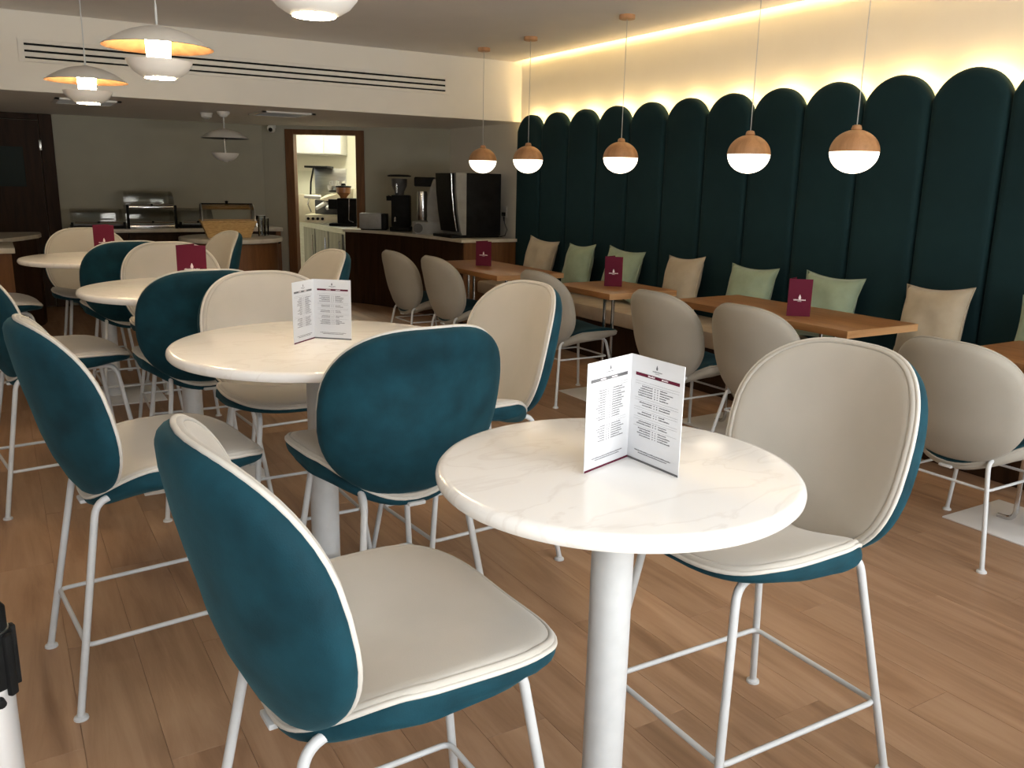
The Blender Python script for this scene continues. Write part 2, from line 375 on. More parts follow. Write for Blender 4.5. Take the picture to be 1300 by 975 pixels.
MB().box(gx0, gx1, BACK_Y-0.03, BACK_Y-0.015, gz0, gz1).build('pane', DOORGLASS, lf, None)
MB().box(0.475, 0.50, BACK_Y-0.062, BACK_Y-0.04, 1.64, 1.745, 0.003).build('hinge', STEEL, lf)
MB().tube(fillet([(0.05, BACK_Y-0.04, 1.05), (0.05, BACK_Y-0.10, 1.05), (-0.05, BACK_Y-0.10, 1.05)], 0.02), 0.011, 8).build('handle', CHROME, lf)

# ------------------------------------------------------------------ padded wall panels with LED backlight
panels = empty('padded_wall_panelling', (RIGHT_X-0.08, 3.0, 0), label='tall dark teal padded wall panels with arched tops and warm backlight', cat='wall panelling')
PWD = 0.4445; PTOP = 2.06; PSPR = 1.905; PX0, PX1 = 4.58, 4.645
def panel_outline(w, zb, zs, zt, inset=0.0, n=18):
    hw = w/2; rise = zt-zs; R = (hw*hw+rise*rise)/(2*rise); cz = zt-R; a = math.asin(min(1, hw/R))
    pts = [(-hw+inset, zb+inset)]
    RR = R-inset; lim = math.asin(min(1, (hw-inset)/RR))
    for i in range(n+1):
        t = -lim+2*lim*i/n; pts.append((RR*math.sin(t), cz+RR*math.cos(t)))
    pts.append((hw-inset, zb+inset)); return pts
def panel_mesh():
    mb = MB(); w = PWD-0.004
    loops = []
    for (inset, x) in ((0.0, PX1), (0.0, PX0+0.03), (0.006, PX0+0.013), (0.02, PX0+0.003), (0.05, PX0)):
        loops.append([(x-PX0, y, z) for y, z in panel_outline(w, 0.34, PSPR, PTOP, inset)])
    n = len(loops[0]); v = [p for l in loops for p in l]; f = []
    for i in range(len(loops)-1):
        for k in range(n): f.append((i*n+k, i*n+(k+1) % n, (i+1)*n+(k+1) % n, (i+1)*n+k))
    f += [tuple(range(n)), tuple(range((len(loops)-1)*n, len(loops)*n))]
    return mb.add(v, f).mesh('panel', PANEL, 40)
def led_mesh():
    ol = panel_outline(PWD-0.004, 1.86, PSPR, PTOP, 0.028)[1:-1]
    v = []; f = []
    for i, (y, z) in enumerate(ol): v += [(PX1-PX0+0.004, y, z), (PX1-PX0+0.016, y, z)]
    for i in range(len(ol)-1): f.append((2*i, 2*i+1, 2*i+3, 2*i+2))
    return MB().add(v, f).mesh('led_strip', LED)
pm, lm = panel_mesh(), led_mesh()
pc = 7.389
while pc > -0.4:
    o = part('panel', pm, panels); o.location = (PX0-panels.location.x, pc-panels.location.y, 0)
    l = part('led_strip', lm, o)
    pc -= PWD*1.0135
MB().box(RIGHT_X-0.055+0.0, RIGHT_X-0.001, -0.6, 7.6, 0.4, 1.84).build('backing_board', BLACK, panels, None).location = (-panels.location.x, -panels.location.y, 0)
# cove LED strip above the ceiling edge
led = MB().box(RIGHT_X-0.135, RIGHT_X-0.125, FRONT_Y+0.05, SOFF_Y-0.02, CEIL_Z+0.032, CEIL_Z+0.05).build('cove_light_strip', LEDC, None, None)
tag(led, 'hidden warm light strip along the top of the right wall', 'light strip')

# banquette bench
bench = empty('banquette_bench', (4.35, 3.0, 0), label='long upholstered banquette bench under the dark padded panels', cat='bench')
B0 = Vector((4.35, 3.0, 0))
yy = 7.5
while yy > 1.0:
    MB().box(4.08, 4.575, yy-1.24, yy-0.01, 0.33, 0.45, 0.025).xf(Matrix.Translation(-B0)).build('seat_cushion', BENCH, bench); yy -= 1.25
MB().box(4.16, 4.575, 0.05, 7.5, 0, 0.328).xf(Matrix.Translation(-B0)).build('plinth', WALNUT, bench, None)

# ------------------------------------------------------------------ beetle-shaped seats
RG_T = [1, .992, .975, .955, .938, .925, .912, .85, .7, .5, .25]
def sup(t, a, b, n):
    c, s = math.cos(t), math.sin(t)
    return a*math.copysign(abs(c)**(2/n), c), b*math.copysign(abs(s)**(2/n), s)
BB = 0.247
def back_mid(u, v):
    y = 0.085*(u/0.26)**2
    if v < 0: y += 0.020*(v/BB)**2
    else: y += -0.012*(v/BB)**2
    a = math.radians(13)
    # recline: top goes backwards (-y)
    z = v*math.cos(a)+y*math.sin(a); yy = y*math.cos(a)-v*math.sin(a)
    return Vector((u, yy-0.240, z+0.800))
SZ = [(-1.05, .628), (-0.8, .636), (-0.5, .650), (0.0, .657), (0.5, .655), (0.8, .648), (1.05, .636)]
DISH = [(-1.05, .100), (-0.7, .078), (-0.3, .050), (0.1, .036), (0.6, .026), (1.05, .020)]
def lerp_tab(tab, q):
    if q <= tab[0][0]: return tab[0][1]
    for (a, fa), (b, fb) in zip(tab, tab[1:]):
        if q <= b:
            t = (q-a)/(b-a); t = t*t*(3-2*t)*0.35+t*0.65
            return fa+(fb-fa)*t
    return tab[-1][1]
def seat_mid(u, v):
    q = v/0.248
    sm = lambda tab: sum(lerp_tab(tab, q+d) for d in (-.16, -.08, 0, .08, .16))/5
    z = sm(SZ)-sm(DISH)*(1-min(1, abs(u)/0.235)**2)
    return Vector((u, v+0.025, z))
def back_out(t):
    u, v = sup(t, 0.262, BB, 2.85); q = v/BB
    u *= (1-0.10*q*q) if q > 0 else (1-0.13*q*q)
    return u, v
def seat_out(t):
    u, v = sup(t, 0.25, 0.248 if math.sin(t) > 0 else 0.222, 3.5 if math.sin(t) > 0 else 2.6); q = v/0.248
    u *= 1+0.05*q-(0.14*q*q if q < 0 else 0.02*q*q)
    return u, v
THICK = [(-1, .55), (-.6, .8), (-.2, 1.0), (.3, .9), (.7, .62), (1, .42)]
def shell(mid, out, prof, sign, seg=56, thick=None):
    """solid lens: flat face on the mid surface, offset face sign*prof(r) along the normal"""
    def nrm(u, v):
        e = 1e-3; n = (mid(u+e, v)-mid(u-e, v)).cross(mid(u, v+e)-mid(u, v-e)).normalized()
        return n
    v = []; f = []; rings = [p[0] for p in prof]
    for (r, off) in prof:
        for k in range(seg):
            u, w = out(2*PI*k/seg); u *= r; w *= r
            v.append(mid(u, w)+nrm(u, w)*off*sign*(lerp_tab(THICK, w/0.248) if thick else 1))
    n = len(prof)
    for i in range(n-1):
        for k in range(seg): f.append((i*seg+k, i*seg+(k+1) % seg, (i+1)*seg+(k+1) % seg, (i+1)*seg+k))
    v.append(mid(0, 0)+nrm(0, 0)*prof[-1][1]*sign); c = len(v)-1
    for k in range(seg): f.append(((n-1)*seg+k, (n-1)*seg+(k+1) % seg, c))
    # closing face at the mid surface
    b0 = len(v)
    for r in (0.985, 0.6):
        for k in range(seg):
            u, w = out(2*PI*k/seg); v.append(mid(u*r, w*r)-nrm(u*r, w*r)*0.0005*sign)
    for k in range(seg):
        f.append((k, (k+1) % seg, b0+(k+1) % seg, b0+k)); f.append((b0+k, b0+(k+1) % seg, b0+seg+(k+1) % seg, b0+seg+k))
    f.append(tuple(range(b0+seg, b0+2*seg)))
    return v, f
PAD = [(1, .002), (.997, .008), (.987, .012), (.975, .0135), (.964, .0128), (.9605, .0112), (.957, .0130), (.945, .0155), (.90, .019), (.8, .023), (.55, .026), (.25, .025)]
SHB = [(1, .001), (1.004, .008), (.997, .018), (.975, .028), (.93, .036), (.8, .044), (.5, .052), (.25, .054)]
SHS = [(1, .001), (1.007, .010), (1.008, .024), (1.0, .035), (.972, .045), (.92, .051), (.8, .055), (.5, .055), (.25, .052)]
def rim(mid, out, r=0.0052, seg=64):
    return MB().tube([mid(*out(2*PI*k/seg)) for k in range(seg)], r, 6, closed=True)
def make_seat_meshes(outer, inner, pipe, dz):
    T = Matrix.Translation((0, 0, dz)); d = {}
    # normal of (du x dv): back faces +? handled by sign below
    bs = MB().add(*shell(back_mid, back_out, SHB, BACK_SIGN)).xf(T); d['backrest_shell'] = bs.mesh('backrest_shell', outer, 60)
    bp = MB().add(*shell(back_mid, back_out, PAD, -BACK_SIGN)).xf(T); d['backrest_pad'] = bp.mesh('backrest_pad', inner, 60)
    ss = MB().add(*shell(seat_mid, seat_out, SHS, -1, thick=True)).xf(T); d['seat_shell'] = ss.mesh('seat_shell', outer, 60)
    sp = MB().add(*shell(seat_mid, seat_out, PAD, 1)).xf(T); d['seat_pad'] = sp.mesh('seat_pad', inner, 60)
    d['backrest_piping'] = rim(back_mid, back_out).xf(T).mesh('backrest_piping', pipe, 180)
    d['seat_piping'] = rim(seat_mid, seat_out).xf(T).mesh('seat_piping', pipe, 180)
    br = MB().box(-0.026, 0.026, -0.206, -0.14, 0.522, 0.533, 0.003).xf(T)
    d['bracket'] = br.mesh('bracket', WHITE_METAL, 30)
    return d
_e = 1e-3
_n = (back_mid(_e, 0)-back_mid(-_e, 0)).cross(back_mid(0, _e)-back_mid(0, -_e))
BACK_SIGN = 1 if _n.y < 0 else -1
foot_me = MB().lathe([(0.010, 0.016), (0.011, 0.010), (0.018, 0.006), (0.019, 0.0), (0.001, 0.0)][::-1], 14, caps=True).mesh('foot', WHITE_METAL, 40)
def leg_parts(root, meshes_legs):
    for me, fx, fy in meshes_legs:
        l = part('leg', me, root); ft = part('foot', foot_me, l); ft.location = (fx, fy, 0)
def stool_leg_meshes():
    out = []
    for sx in (-1, 1):
        for sy in (-1, 1):
            foot = (sx*0.220, sy*0.285, 0.012); knee = (sx*0.150, sy*(0.200 if sy > 0 else 0.188), 0.592 if sy > 0 else 0.570); end = (sx*0.140, 0.0, 0.580)
            out.append((MB().tube(fillet([foot, knee, end], 0.055, 6), 0.0098, 10).mesh('leg', WHITE_METAL, 60), foot[0], foot[1]))
    return out
def dining_leg_meshes():
    out = []
    for sx in (-1, 1):
        for sy in (-1, 1):
            foot = (sx*0.230, sy*0.250, 0.012); knee = (sx*0.155, sy*0.180, 0.416 if sy > 0 else 0.410); end = (sx*0.142, 0.0, 0.402)
            out.append((MB().tube(fillet([foot, knee, end], 0.05, 6), 0.0090, 10).mesh('leg', WHITE_METAL, 60), foot[0], foot[1]))
    return out
def ring_mesh(z, hx, hy, r):
    pts = []
    cs = [(-hx, -hy), (hx, -hy), (hx, hy), (-hx, hy)]
    for i in range(4):
        p0, p1, p2 = cs[i-1], cs[i], cs[(i+1) % 4]
        pts += arcpts((*p0, z), (*p1, z), (*p2, z), 0.022, 4)
    return MB().tube(pts, r, 8, closed=True).mesh('footrest', WHITE_METAL, 60)
def make_chair(name, meshes, legs, ring, rn):
    t = empty(name)
    for k, me in meshes.items():
        if k in ('backrest_piping', 'seat_piping'): continue
        o = part(k, me, t)
        if k == 'backrest_pad': part('piping', meshes['backrest_piping'], o)
        if k == 'seat_pad': part('piping', meshes['seat_piping'], o)
    leg_parts(t, legs); part(rn, ring, t)
    return t
stool = make_chair('counter_stool', make_seat_meshes(TEAL, GREY, PIPE, 0), stool_leg_meshes(), ring_mesh(0.19, 0.195, 0.250, 0.0068), 'footrest')
dchair = make_chair('dining_chair', make_seat_meshes(GREYD, TEALD, GREYD, -0.178), dining_leg_meshes(), ring_mesh(0.295, 0.171, 0.184, 0.0058), 'stretcher')
first = {'s': True, 'd': True}
def place(kind, x, y, heading, label, group):
    """heading in degrees: direction the chair faces, 0 = +x, 90 = +y"""
    src = stool if kind == 's' else dchair
    o = src if first[kind] else copy_tree(src)
    first[kind] = False
    o.location = (x, y, 0); o.rotation_euler = (0, 0, math.radians(heading-90))
    tag(o, label, 'stool' if kind == 's' else 'chair', group); return o

G = 'teal and beige counter stools around the round tables'
STOOLS = [
 (0.505, 1.275, 2, 'nearest teal velvet counter stool at left of the front round table'),
 (1.475, 1.315, 179, 'beige-padded counter stool right of the front round table'),
 (0.325, 2.525, 6, 'teal-backed counter stool at the left side of the second round table'),
 (0.925, 2.245, 92, 'teal counter stool seen square from behind, pushed into the second table'),
 (1.430, 2.690, 184, 'counter stool showing beige backrest right of the second round table'),
 (0.885, 3.130, 270, 'beige-fronted counter stool behind the white menu on the second table'),
 (0.715, 3.865, 90, 'dark teal stool back pushed into the near side of the third table'),
 (0.175, 4.165, 8, 'counter stool on the left of the third round table, cut by the photo edge'),
 (1.250, 4.360, 184, 'tilted-looking beige stool right of the third table before the kitchen door'),
 (0.815, 4.880, 268, 'beige stool front behind the maroon menu on the third table'),
 (0.650, 5.610, 91, 'dark teal stool back at the near side of the farthest round table'),
 (-0.080, 5.950, 5, 'stool mostly hidden left of the farthest round table, only its seat showing'),
 (1.120, 6.100, 188, 'beige stool with teal edge right of the farthest table, before the island'),
 (0.53, 6.420, 270, 'beige stool facing us behind the farthest round table'),
]
for x, y, h, lab in STOOLS: place('s', x, y, h, lab, G)
GD = 'beige dining chairs facing the banquette'
DCH = [
 (3.330, 1.860, 0, 'beige dining chair at the right edge with its back to us'),
 (3.300, 2.890, 2, 'beige dining chair half hidden behind the near right counter stool'),
 (3.250, 3.480, 0, 'beige dining chair behind the white front-table menu, at the long oak table'),
 (3.230, 4.620, 0, 'beige dining chair at the small square oak table, behind a stool backrest'),
 (3.060, 5.800, 2, 'right one of the two far beige dining chairs by the bar counter'),
 (2.980, 6.380, 2, 'left and farthest beige dining chair near the dark bar front'),
]
for x, y, h, lab in DCH: place('d', x, y, h, lab, GD)

# ------------------------------------------------------------------ round tables
def round_table(x, y, r, cr, label, half=0.28):
    t = empty('round_table', (x, y, 0), label=label, cat='table', group='round white tables on a centre column')
    th = 0.030
    prof = [(0.001, 0.9), (r-0.016, 0.9), (r-0.007, 0.898), (r-0.0015, 0.892), (r, 0.885), (r-0.001, 0.878), (r-0.006, 0.872), (r-0.02, 0.8695), (0.001, 0.8695)]
    MB().lathe(prof, 96).build('table_top', MARBLE, t, 40)
    MB().lathe([(cr, 0.008), (cr, 0.862)], 40).build('column', WHITE_METAL, t, 40)
    MB().box(-half, half, -half, half, 0, 0.008, 0.003).build('base_plate', PLATE, t)
    MB().lathe([(0.14, 0.862), (0.14, 0.869)], 32).build('mounting_disc', WHITE_METAL, t, 40)
    return t
round_table(0.940, 1.177, 0.334, 0.040, 'small round white marble table in front with an open white menu', 0.22)
round_table(0.845, 2.585, 0.455, 0.046, 'second round white marble table, the one with an open white menu behind a teal stool')
round_table(0.735, 4.205, 0.460, 0.046, 'third round table from the front, with a maroon menu')
round_table(0.560, 5.950, 0.470, 0.046, 'farthest round table in warm lamp light at the left')

# ------------------------------------------------------------------ oak tables along the banquette
def oak_table(x0, x1, y0, y1, label, peds):
    cx, cy = (x0+x1)/2, (y0+y1)/2
    t = empty('oak_table', (cx, cy, 0), label=label, cat='table', group='oak tables along the banquette')
    MB().box(x0-cx, x1-cx, y0-cy, y1-cy, 0.7125, 0.75, 0.002).build('table_top', OAK, t)
    MB().box(x0-cx, x1-cx, y0-cy-0.003, y0-cy+0.0005, 0.7135, 0.749).build('edge_band', OAKEDGE, t, None)
    for py in peds:
        p = MB().box(-0.22, 0.22, py-cy-0.24, py-cy+0.24, 0, 0.008, 0.003).build('base_plate', PLATE, t)
        for s in (-1, 1):
            MB().tube(fillet([(0, py-cy+s*0.12, 0.014), (0, py-cy+s*0.045, 0.014), (0, py-cy+s*0.045, 0.712)], 0.05), 0.011, 10).build('leg', CHROME, t)
        MB().tube([(0, py-cy-0.045, 0.42), (0, py-cy+0.045, 0.42)], 0.008, 8).build('crossbar', CHROME, t)
    return t
oak_table(3.41, 3.96, 0.86, 2.09, 'oak table at the right edge beyond the dining chair', [1.30, 1.80])
oak_table(3.42, 3.96, 2.60, 3.84, 'long oak table holding a maroon menu in front of the sage cushion', [2.92, 3.56])
oak_table(3.20, 3.74, 4.165, 4.79, 'small square oak table with a maroon menu, second from the bar', [4.52])
oak_table(3.07, 3.65, 5.33, 6.55, 'oak table nearest the bar counter with a maroon menu', [5.64, 6.26])

# ------------------------------------------------------------------ folded menus
def emblem(mb, cx, cz, h, y):
    # small bud-shaped emblem with a stem line and two lines of tiny lettering
    n = 14; ol = []
    for i in range(n):
        a = 2*PI*i/n; w = 0.30*h*math.sin(a)*(0.62-0.38*math.cos(a))*1.2
        ol.append((cx+w, y, cz+0.5*h*-math.cos(a)*-1))
    mb.add([(cx, y, cz)]+ol, [(0, 1+i, 1+(i+1) % n) for i in range(n)])
def word(mb, x0, x1, z, h, y, rnd, gap=0.0012):
    x = x0
    while x < x1:
        w = min(rnd.uniform(0.0010, 0.0022), x1-x); hh = h*rnd.choice((0.75, 0.75, 1.0))
        mb.quad((x, y, z), (x+w, y, z), (x+w, y, z+hh), (x, y, z+hh)); x += w+0.0004
def menu(fx, fy, z, angL, angR, w, h, kind, label, group):
    """standing folded card; fold at (fx, fy); angL / angR: headings of the two leaves from the fold"""
    t = empty('menu_card', (fx, fy, z), label=label, cat='menu', group=group)
    th = 0.0012
    for side, ang in (('L', angL), ('R', angR)):
        M = Matrix.Rotation(math.radians(ang), 4, 'Z')
        sheet = MB().box(0.0, w, -th/2, th/2, 0, h).xf(M)
        pg = sheet.build('page', PAPER if kind == 'white' else MAROON, t, None)
        # the face toward the camera side
        s = -1 if side == 'R' else 1
        yy = s*(th/2+0.0003); rnd = random.Random(hash((round(fx, 3), side)) & 0xffff if False else int(fx*1000)+(1 if side == 'L' else 2))
        def X(a): return a
        if kind == 'white':
            bar = MB().quad((w*0.10, yy, h*0.815), (w*0.93, yy, h*0.815), (w*0.93, yy, h*0.845), (w*0.10, yy, h*0.845)).xf(M)
            bar.build('heading_bar', PRGREY if side == 'L' else MAROON, pg, None)
            st = MB().quad((0.001, yy, 0.0005), (w-0.0005, yy, 0.0005), (w-0.0005, yy, 0.0045), (0.001, yy, 0.0045)).xf(M)
            st.build('bottom_stripe', MAROON if side == 'L' else PRGREY, pg, None)
            hd = MB(); y2 = yy+s*0.0002
            word(hd, w*0.34, w*0.47, h*0.823, h*0.016, y2, rnd); word(hd, w*0.60, w*0.72, h*0.823, h*0.016, y2, rnd)
            hd.xf(M).build('heading_lettering', PRWHITE, pg, None)['kind'] = 'stuff'
            tx = MB()
            rows = 24; zr = h*0.765
            skip = {1: 1, 16: 1} if side == 'L' else {1: 1, 7: 1, 8: 0, 12: 1, 16: 1, 19: 1}
            for i in range(rows):
                zz = zr-i*h*0.0222
                if i in skip or i in (0, 15, 11 if side == 'R' else 99):
                    tx.quad((w*0.10, yy, zz), (w*0.93, yy, zz), (w*0.93, yy, zz+0.0003), (w*0.10, yy, zz+0.0003)); continue
                a = rnd.uniform(0.14, 0.26); b = rnd.uniform(0.68, 0.82)
                word(tx, w*a, w*0.44, zz, h*0.011, yy, rnd); word(tx, w*0.475, w*0.495, zz, h*0.010, yy, rnd); word(tx, w*0.525, w*0.545, zz, h*0.010, yy, rnd); word(tx, w*0.58, w*b, zz, h*0.011, yy, rnd)
            for zz, a, b in ((0.105, 0.15, 0.85), (0.085, 0.22, 0.78)): word(tx, w*a, w*b, h*zz, h*0.010, yy, rnd)
            tx.xf(M).build('printed_text', PRTEXT, pg, None)['kind'] = 'stuff'
            em = MB(); emblem(em, w*0.5, h*0.925, h*0.045, yy); word(em, w*0.42, w*0.60, h*0.882, h*0.010, yy, rnd); word(em, w*0.47, w*0.55, h*0.867, h*0.006, yy, rnd)
            em.xf(M).build('emblem', PRTEXT, pg, None)
        elif side == 'R':
            s = -1; yy = s*(th/2+0.0003)
            em = MB(); emblem(em, w*0.5, h*0.52, h*0.13, yy); word(em, w*0.24, w*0.76, h*0.425, h*0.035, yy, rnd); word(em, w*0.42, w*0.58, h*0.395, h*0.014, yy, rnd)
            em.xf(M).build('emblem', PRWHITE, pg, None)
    return t
def hd(ax, ay, bx, by): return math.degrees(math.atan2(by-ay, bx-ax))
GW = 'open white menus on the marble tables'; GM = 'maroon menus standing on tables'
menu(0.985, 1.205, 0.9, hd(0.985, 1.205, 0.852, 1.162), hd(0.985, 1.205, 0.990, 1.066), 0.138, 0.200, 'white', 'large open white menu card standing on the front round table', GW)
menu(0.853, 2.655, 0.9, hd(0.853, 2.655, 0.763, 2.575), hd(0.853, 2.655, 0.950, 2.568), 0.126, 0.192, 'white', 'open white menu card standing on the second round table', GW)
def maroon(x0, y0, x1, y1, z, label, h=0.195):
    a = hd(x0, y0, x1, y1); w = math.hypot(x1-x0, y1-y0)
    menu(x0, y0, z, a+62, a, w, h, 'maroon', label, GM)
maroon(3.537, 3.075, 3.631, 3.001, 0.75, 'maroon menu with a white emblem on the long oak table before a sage cushion')
maroon(3.436, 4.536, 3.522, 4.456, 0.75, 'maroon menu with a white emblem on the small square oak table')
maroon(3.305, 6.083, 3.392, 5.985, 0.75, 'maroon menu on the oak table nearest the bar counter')
maroon(0.700, 4.165, 0.822, 4.120, 0.9, 'maroon menu on the third round table, peeking over a teal stool')
maroon(0.525, 6.020, 0.640, 5.965, 0.9, 'maroon menu on the farthest round table beside a beige stool')

# ------------------------------------------------------------------ cushions on the bench
def pillow_mesh(name, mat, seed):
    rnd = random.Random(seed); n = 16; hw = 0.215; v = []; f = []
    ph = [rnd.uniform(0, 6) for _ in range(4)]
    for side in (1, -1):
        for j in range(n+1):
            for i in range(n+1):
                u = -1+2*i/n; w = -1+2*j/n
                px = u*hw*(1-0.13*(1-w*w)*(abs(u)**3)); pz = w*hw*(1-0.13*(1-u*u)*(abs(w)**3))
                t = 0.088*max(0, (1-abs(u)**2.4))**0.6*max(0, (1-abs(w)**2.4))**0.6
                t *= 1+0.10*math.sin(3.1*u+ph[0])*math.sin(2.7*w+ph[1])
                t += 0.006*math.sin(7*u+3*w+ph[2])*math.sin(4*w-2*u+ph[3])*(1-u**4)*(1-w**4)
                v.append((px, side*t, pz+hw))
    N = (n+1)*(n+1)
    for s in (0, 1):
        for j in range(n):
            for i in range(n):
                a = s*N+j*(n+1)+i; f.append((a, a+1, a+n+2, a+n+1) if s else (a, a+n+1, a+n+2, a+1))
    b = MB().add(v, f); me = b.mesh(name, mat, 180)
    bm = bmesh.new(); bm.from_mesh(me); bmesh.ops.remove_doubles(bm, verts=bm.verts, dist=0.0005); bmesh.ops.recalc_face_normals(bm, faces=bm.faces); bm.to_mesh(me); bm.free()
    return me
def pillow_seam(mat):
    hw = 0.215; pts = []
    for e in range(4):
        for i in range(10):
            s = -1+2*i/10
            u, w = [(s, -1), (1, s), (-s, 1), (-1, -s)][e]
            pts.append((u*hw*(1-0.13*(1-w*w)*(abs(u)**3)), 0, w*hw*(1-0.13*(1-u*u)*(abs(w)**3))+hw))
    return MB().tube(pts, 0.004, 6, closed=True).mesh('piping', mat, 180)
PILLOWS = [
 (6.93, 'b', 8, 'beige cushion at the far end of the banquette by the bar'),
 (6.27, 's', -4, 'sage green cushion on the banquette, second from the bar'),
 (5.66, 's', 6, 'sage green cushion half behind the maroon menu of the square oak table'),
 (4.90, 'b', -5, 'beige cushion on the banquette between two sage cushions'),
 (4.22, 's', 0, 'sage green cushion standing free against the dark panels, mid banquette'),
 (3.56, 's', 3, 'sage green cushion behind the maroon menu on the long oak table'),
 (2.83, 'b', -6, 'large beige cushion above the right dining chair back'),
 (2.18, 's', 4, 'sage green cushion cut by the right edge of the photo'),
]
pseam = {'b': pillow_seam(PILB), 's': pillow_seam(PILG)}
for i, (py, k, rr, lab) in enumerate(PILLOWS):
    me = pillow_mesh('cushion', PILB if k == 'b' else PILG, i+3)
    t = empty('cushion', (4.40, py, 0.456+0.215*math.sin(math.radians(abs(rr)*0.6))+0.004), label=lab, cat='cushion', group='square cushions along the banquette')
    c = part('cover', me, t); part('piping', pseam[k], c)
    t.rotation_euler = (math.radians(-13), math.radians(rr*0.6), math.radians(-90+rr*0.8))

# ------------------------------------------------------------------ wooden globe pendants
def globe_mesh_parts():
    R = 0.128; k = 0.90
    top = [(R*math.cos(a), k*R*math.sin(a)) for a in [math.radians(d) for d in range(0, 81, 8)]]
    top += [(0.028, k*R+0.002), (0.022, k*R+0.020), (0.012, k*R+0.024), (0.001, k*R+0.024)]
    bot = [(0.001, -k*R*0.97)]+[(R*0.985*math.cos(a), -k*R*0.97*math.sin(a)) for a in [math.radians(d) for d in range(86, -1, -8)]]
    bot += [(R*0.985, 0)]
    d = {}
    d['wooden_cap'] = MB().lathe(top, 40).mesh('wooden_cap', GLOBEW, 50)
    d['opal_shade'] = MB().lathe(bot, 40).mesh('opal_shade', GLOW, 180)
    d['cord'] = MB().tube([(0, 0, k*R+0.02), (0, 0, CEIL_Z-1.6-0.03)], 0.0028, 6).mesh('cord', WHITE_METAL, 180)
    d['ceiling_rose'] = MB().lathe([(0.05, CEIL_Z-1.6-0.03), (0.056, CEIL_Z-1.6-0.027), (0.056, CEIL_Z-1.6), (0.001, CEIL_Z-1.6)], 32).mesh('ceiling_rose', GLOBEW, 40)
    return d
gm = globe_mesh_parts()
for (x, y, lab) in [(3.93, 7.12, 'farthest wooden globe pendant lamp, in front of the coffee machine'), (3.95, 6.36, 'second wooden globe pendant from the back, at the first padded panel'),
                    (4.00, 5.15, 'middle one of the five wooden globe pendant lamps'), (3.965, 3.85, 'second nearest wooden globe pendant lamp over the long oak table'),
                    (3.97, 3.10, 'nearest and largest wooden globe pendant lamp at the right')]:
    t = empty('globe_pendant_lamp', (x, y, 1.6), label=lab, cat='pendant lamp', group='wooden globe pendants over the banquette')
    for k, me in gm.items(): part(k, me, t)

# ------------------------------------------------------------------ white saucer pendants
def saucer(x, y, z, ceil, label, lit, R=0.225):
    t = empty('saucer_pendant_lamp', (x, y, z), label=label, cat='pendant lamp', group='white saucer pendants over the round tables')
    top = [(R*s, 0.085*(1-s*s)) for s in (1, .97, .9, .8, .65, .5, .35, .2, .08)]
    MB().lathe([(R, 0.0)]+top[1:]+[(0.012, 0.09), (0.001, 0.09)], 56, caps=False).build('upper_shade', LAMPW, t, 180)
    MB().lathe([(R-0.0005, -0.0015)]+[(r-0.004, zz-0.0035) for r, zz in top[1:]], 56, caps=False).build('shade_lining', LEAF if lit else DARKGREY, t, 180)
    ro, zb = 0.135, -0.055
    if not lit: ro, zb = 0.125, -0.135
    bowl = [(ro, zb), (ro*0.93, zb-0.022), (ro*0.78, zb-0.045), (ro*0.6, zb-0.060), (ro*0.46, zb-0.068)]
    if not lit: bowl += [(0.02, zb-0.075), (0.02, zb-0.082), (0.001, zb-0.082)]
    MB().lathe(bowl, 48, caps=False).build('lower_bowl', LAMPW, t, 180)
    if lit:
        MB().lathe([(0.052, 0.055), (0.050, -0.01), (0.047, -0.05), (0.050, -0.10), (ro*0.46, zb-0.070), (0.001, zb-0.0705)], 32).build('lamp_core', GLOWP, t, 180)
        MB().lathe([(ro*0.46-0.004, zb-0.0695), (0.001, zb-0.0695)], 32).build('diffuser', GLOWP, t, 180)
        MB().tube([(0, 0, 0.088), (0, 0, 0.17)], 0.005, 8).build('stem', WHITE_METAL, t)
    else:
        MB().tube([(0, 0, 0.08), (0, 0, zb-0.07)], 0.010, 10).build('stem', CHROME, t)
    MB().tube([(0, 0, 0.088), (0, 0, ceil-z)], 0.003 if lit else 0.006, 8).build('cord', WHITE_METAL, t)
    h = ceil-z
    MB().lathe([(0.012, h-0.055), (0.035, h-0.045), (0.055, h-0.02), (0.058, h), (0.001, h)], 32).build('ceiling_rose', LAMPW, t, 60)
saucer(0.865, 2.60, 1.99, CEIL_Z, 'lit white saucer pendant cut by the top edge of the photo', True)
saucer(0.675, 4.10, 1.935, CEIL_Z, 'lit white saucer pendant with copper lining over the third table', True)
saucer(0.548, 5.82, 1.935, CEIL_Z, 'lit white saucer pendant farthest left before the bulkhead', True)
saucer(1.965, 8.66, 1.765, SOFF_Z, 'unlit white two-tier pendant hanging over the round island', False, 0.222)

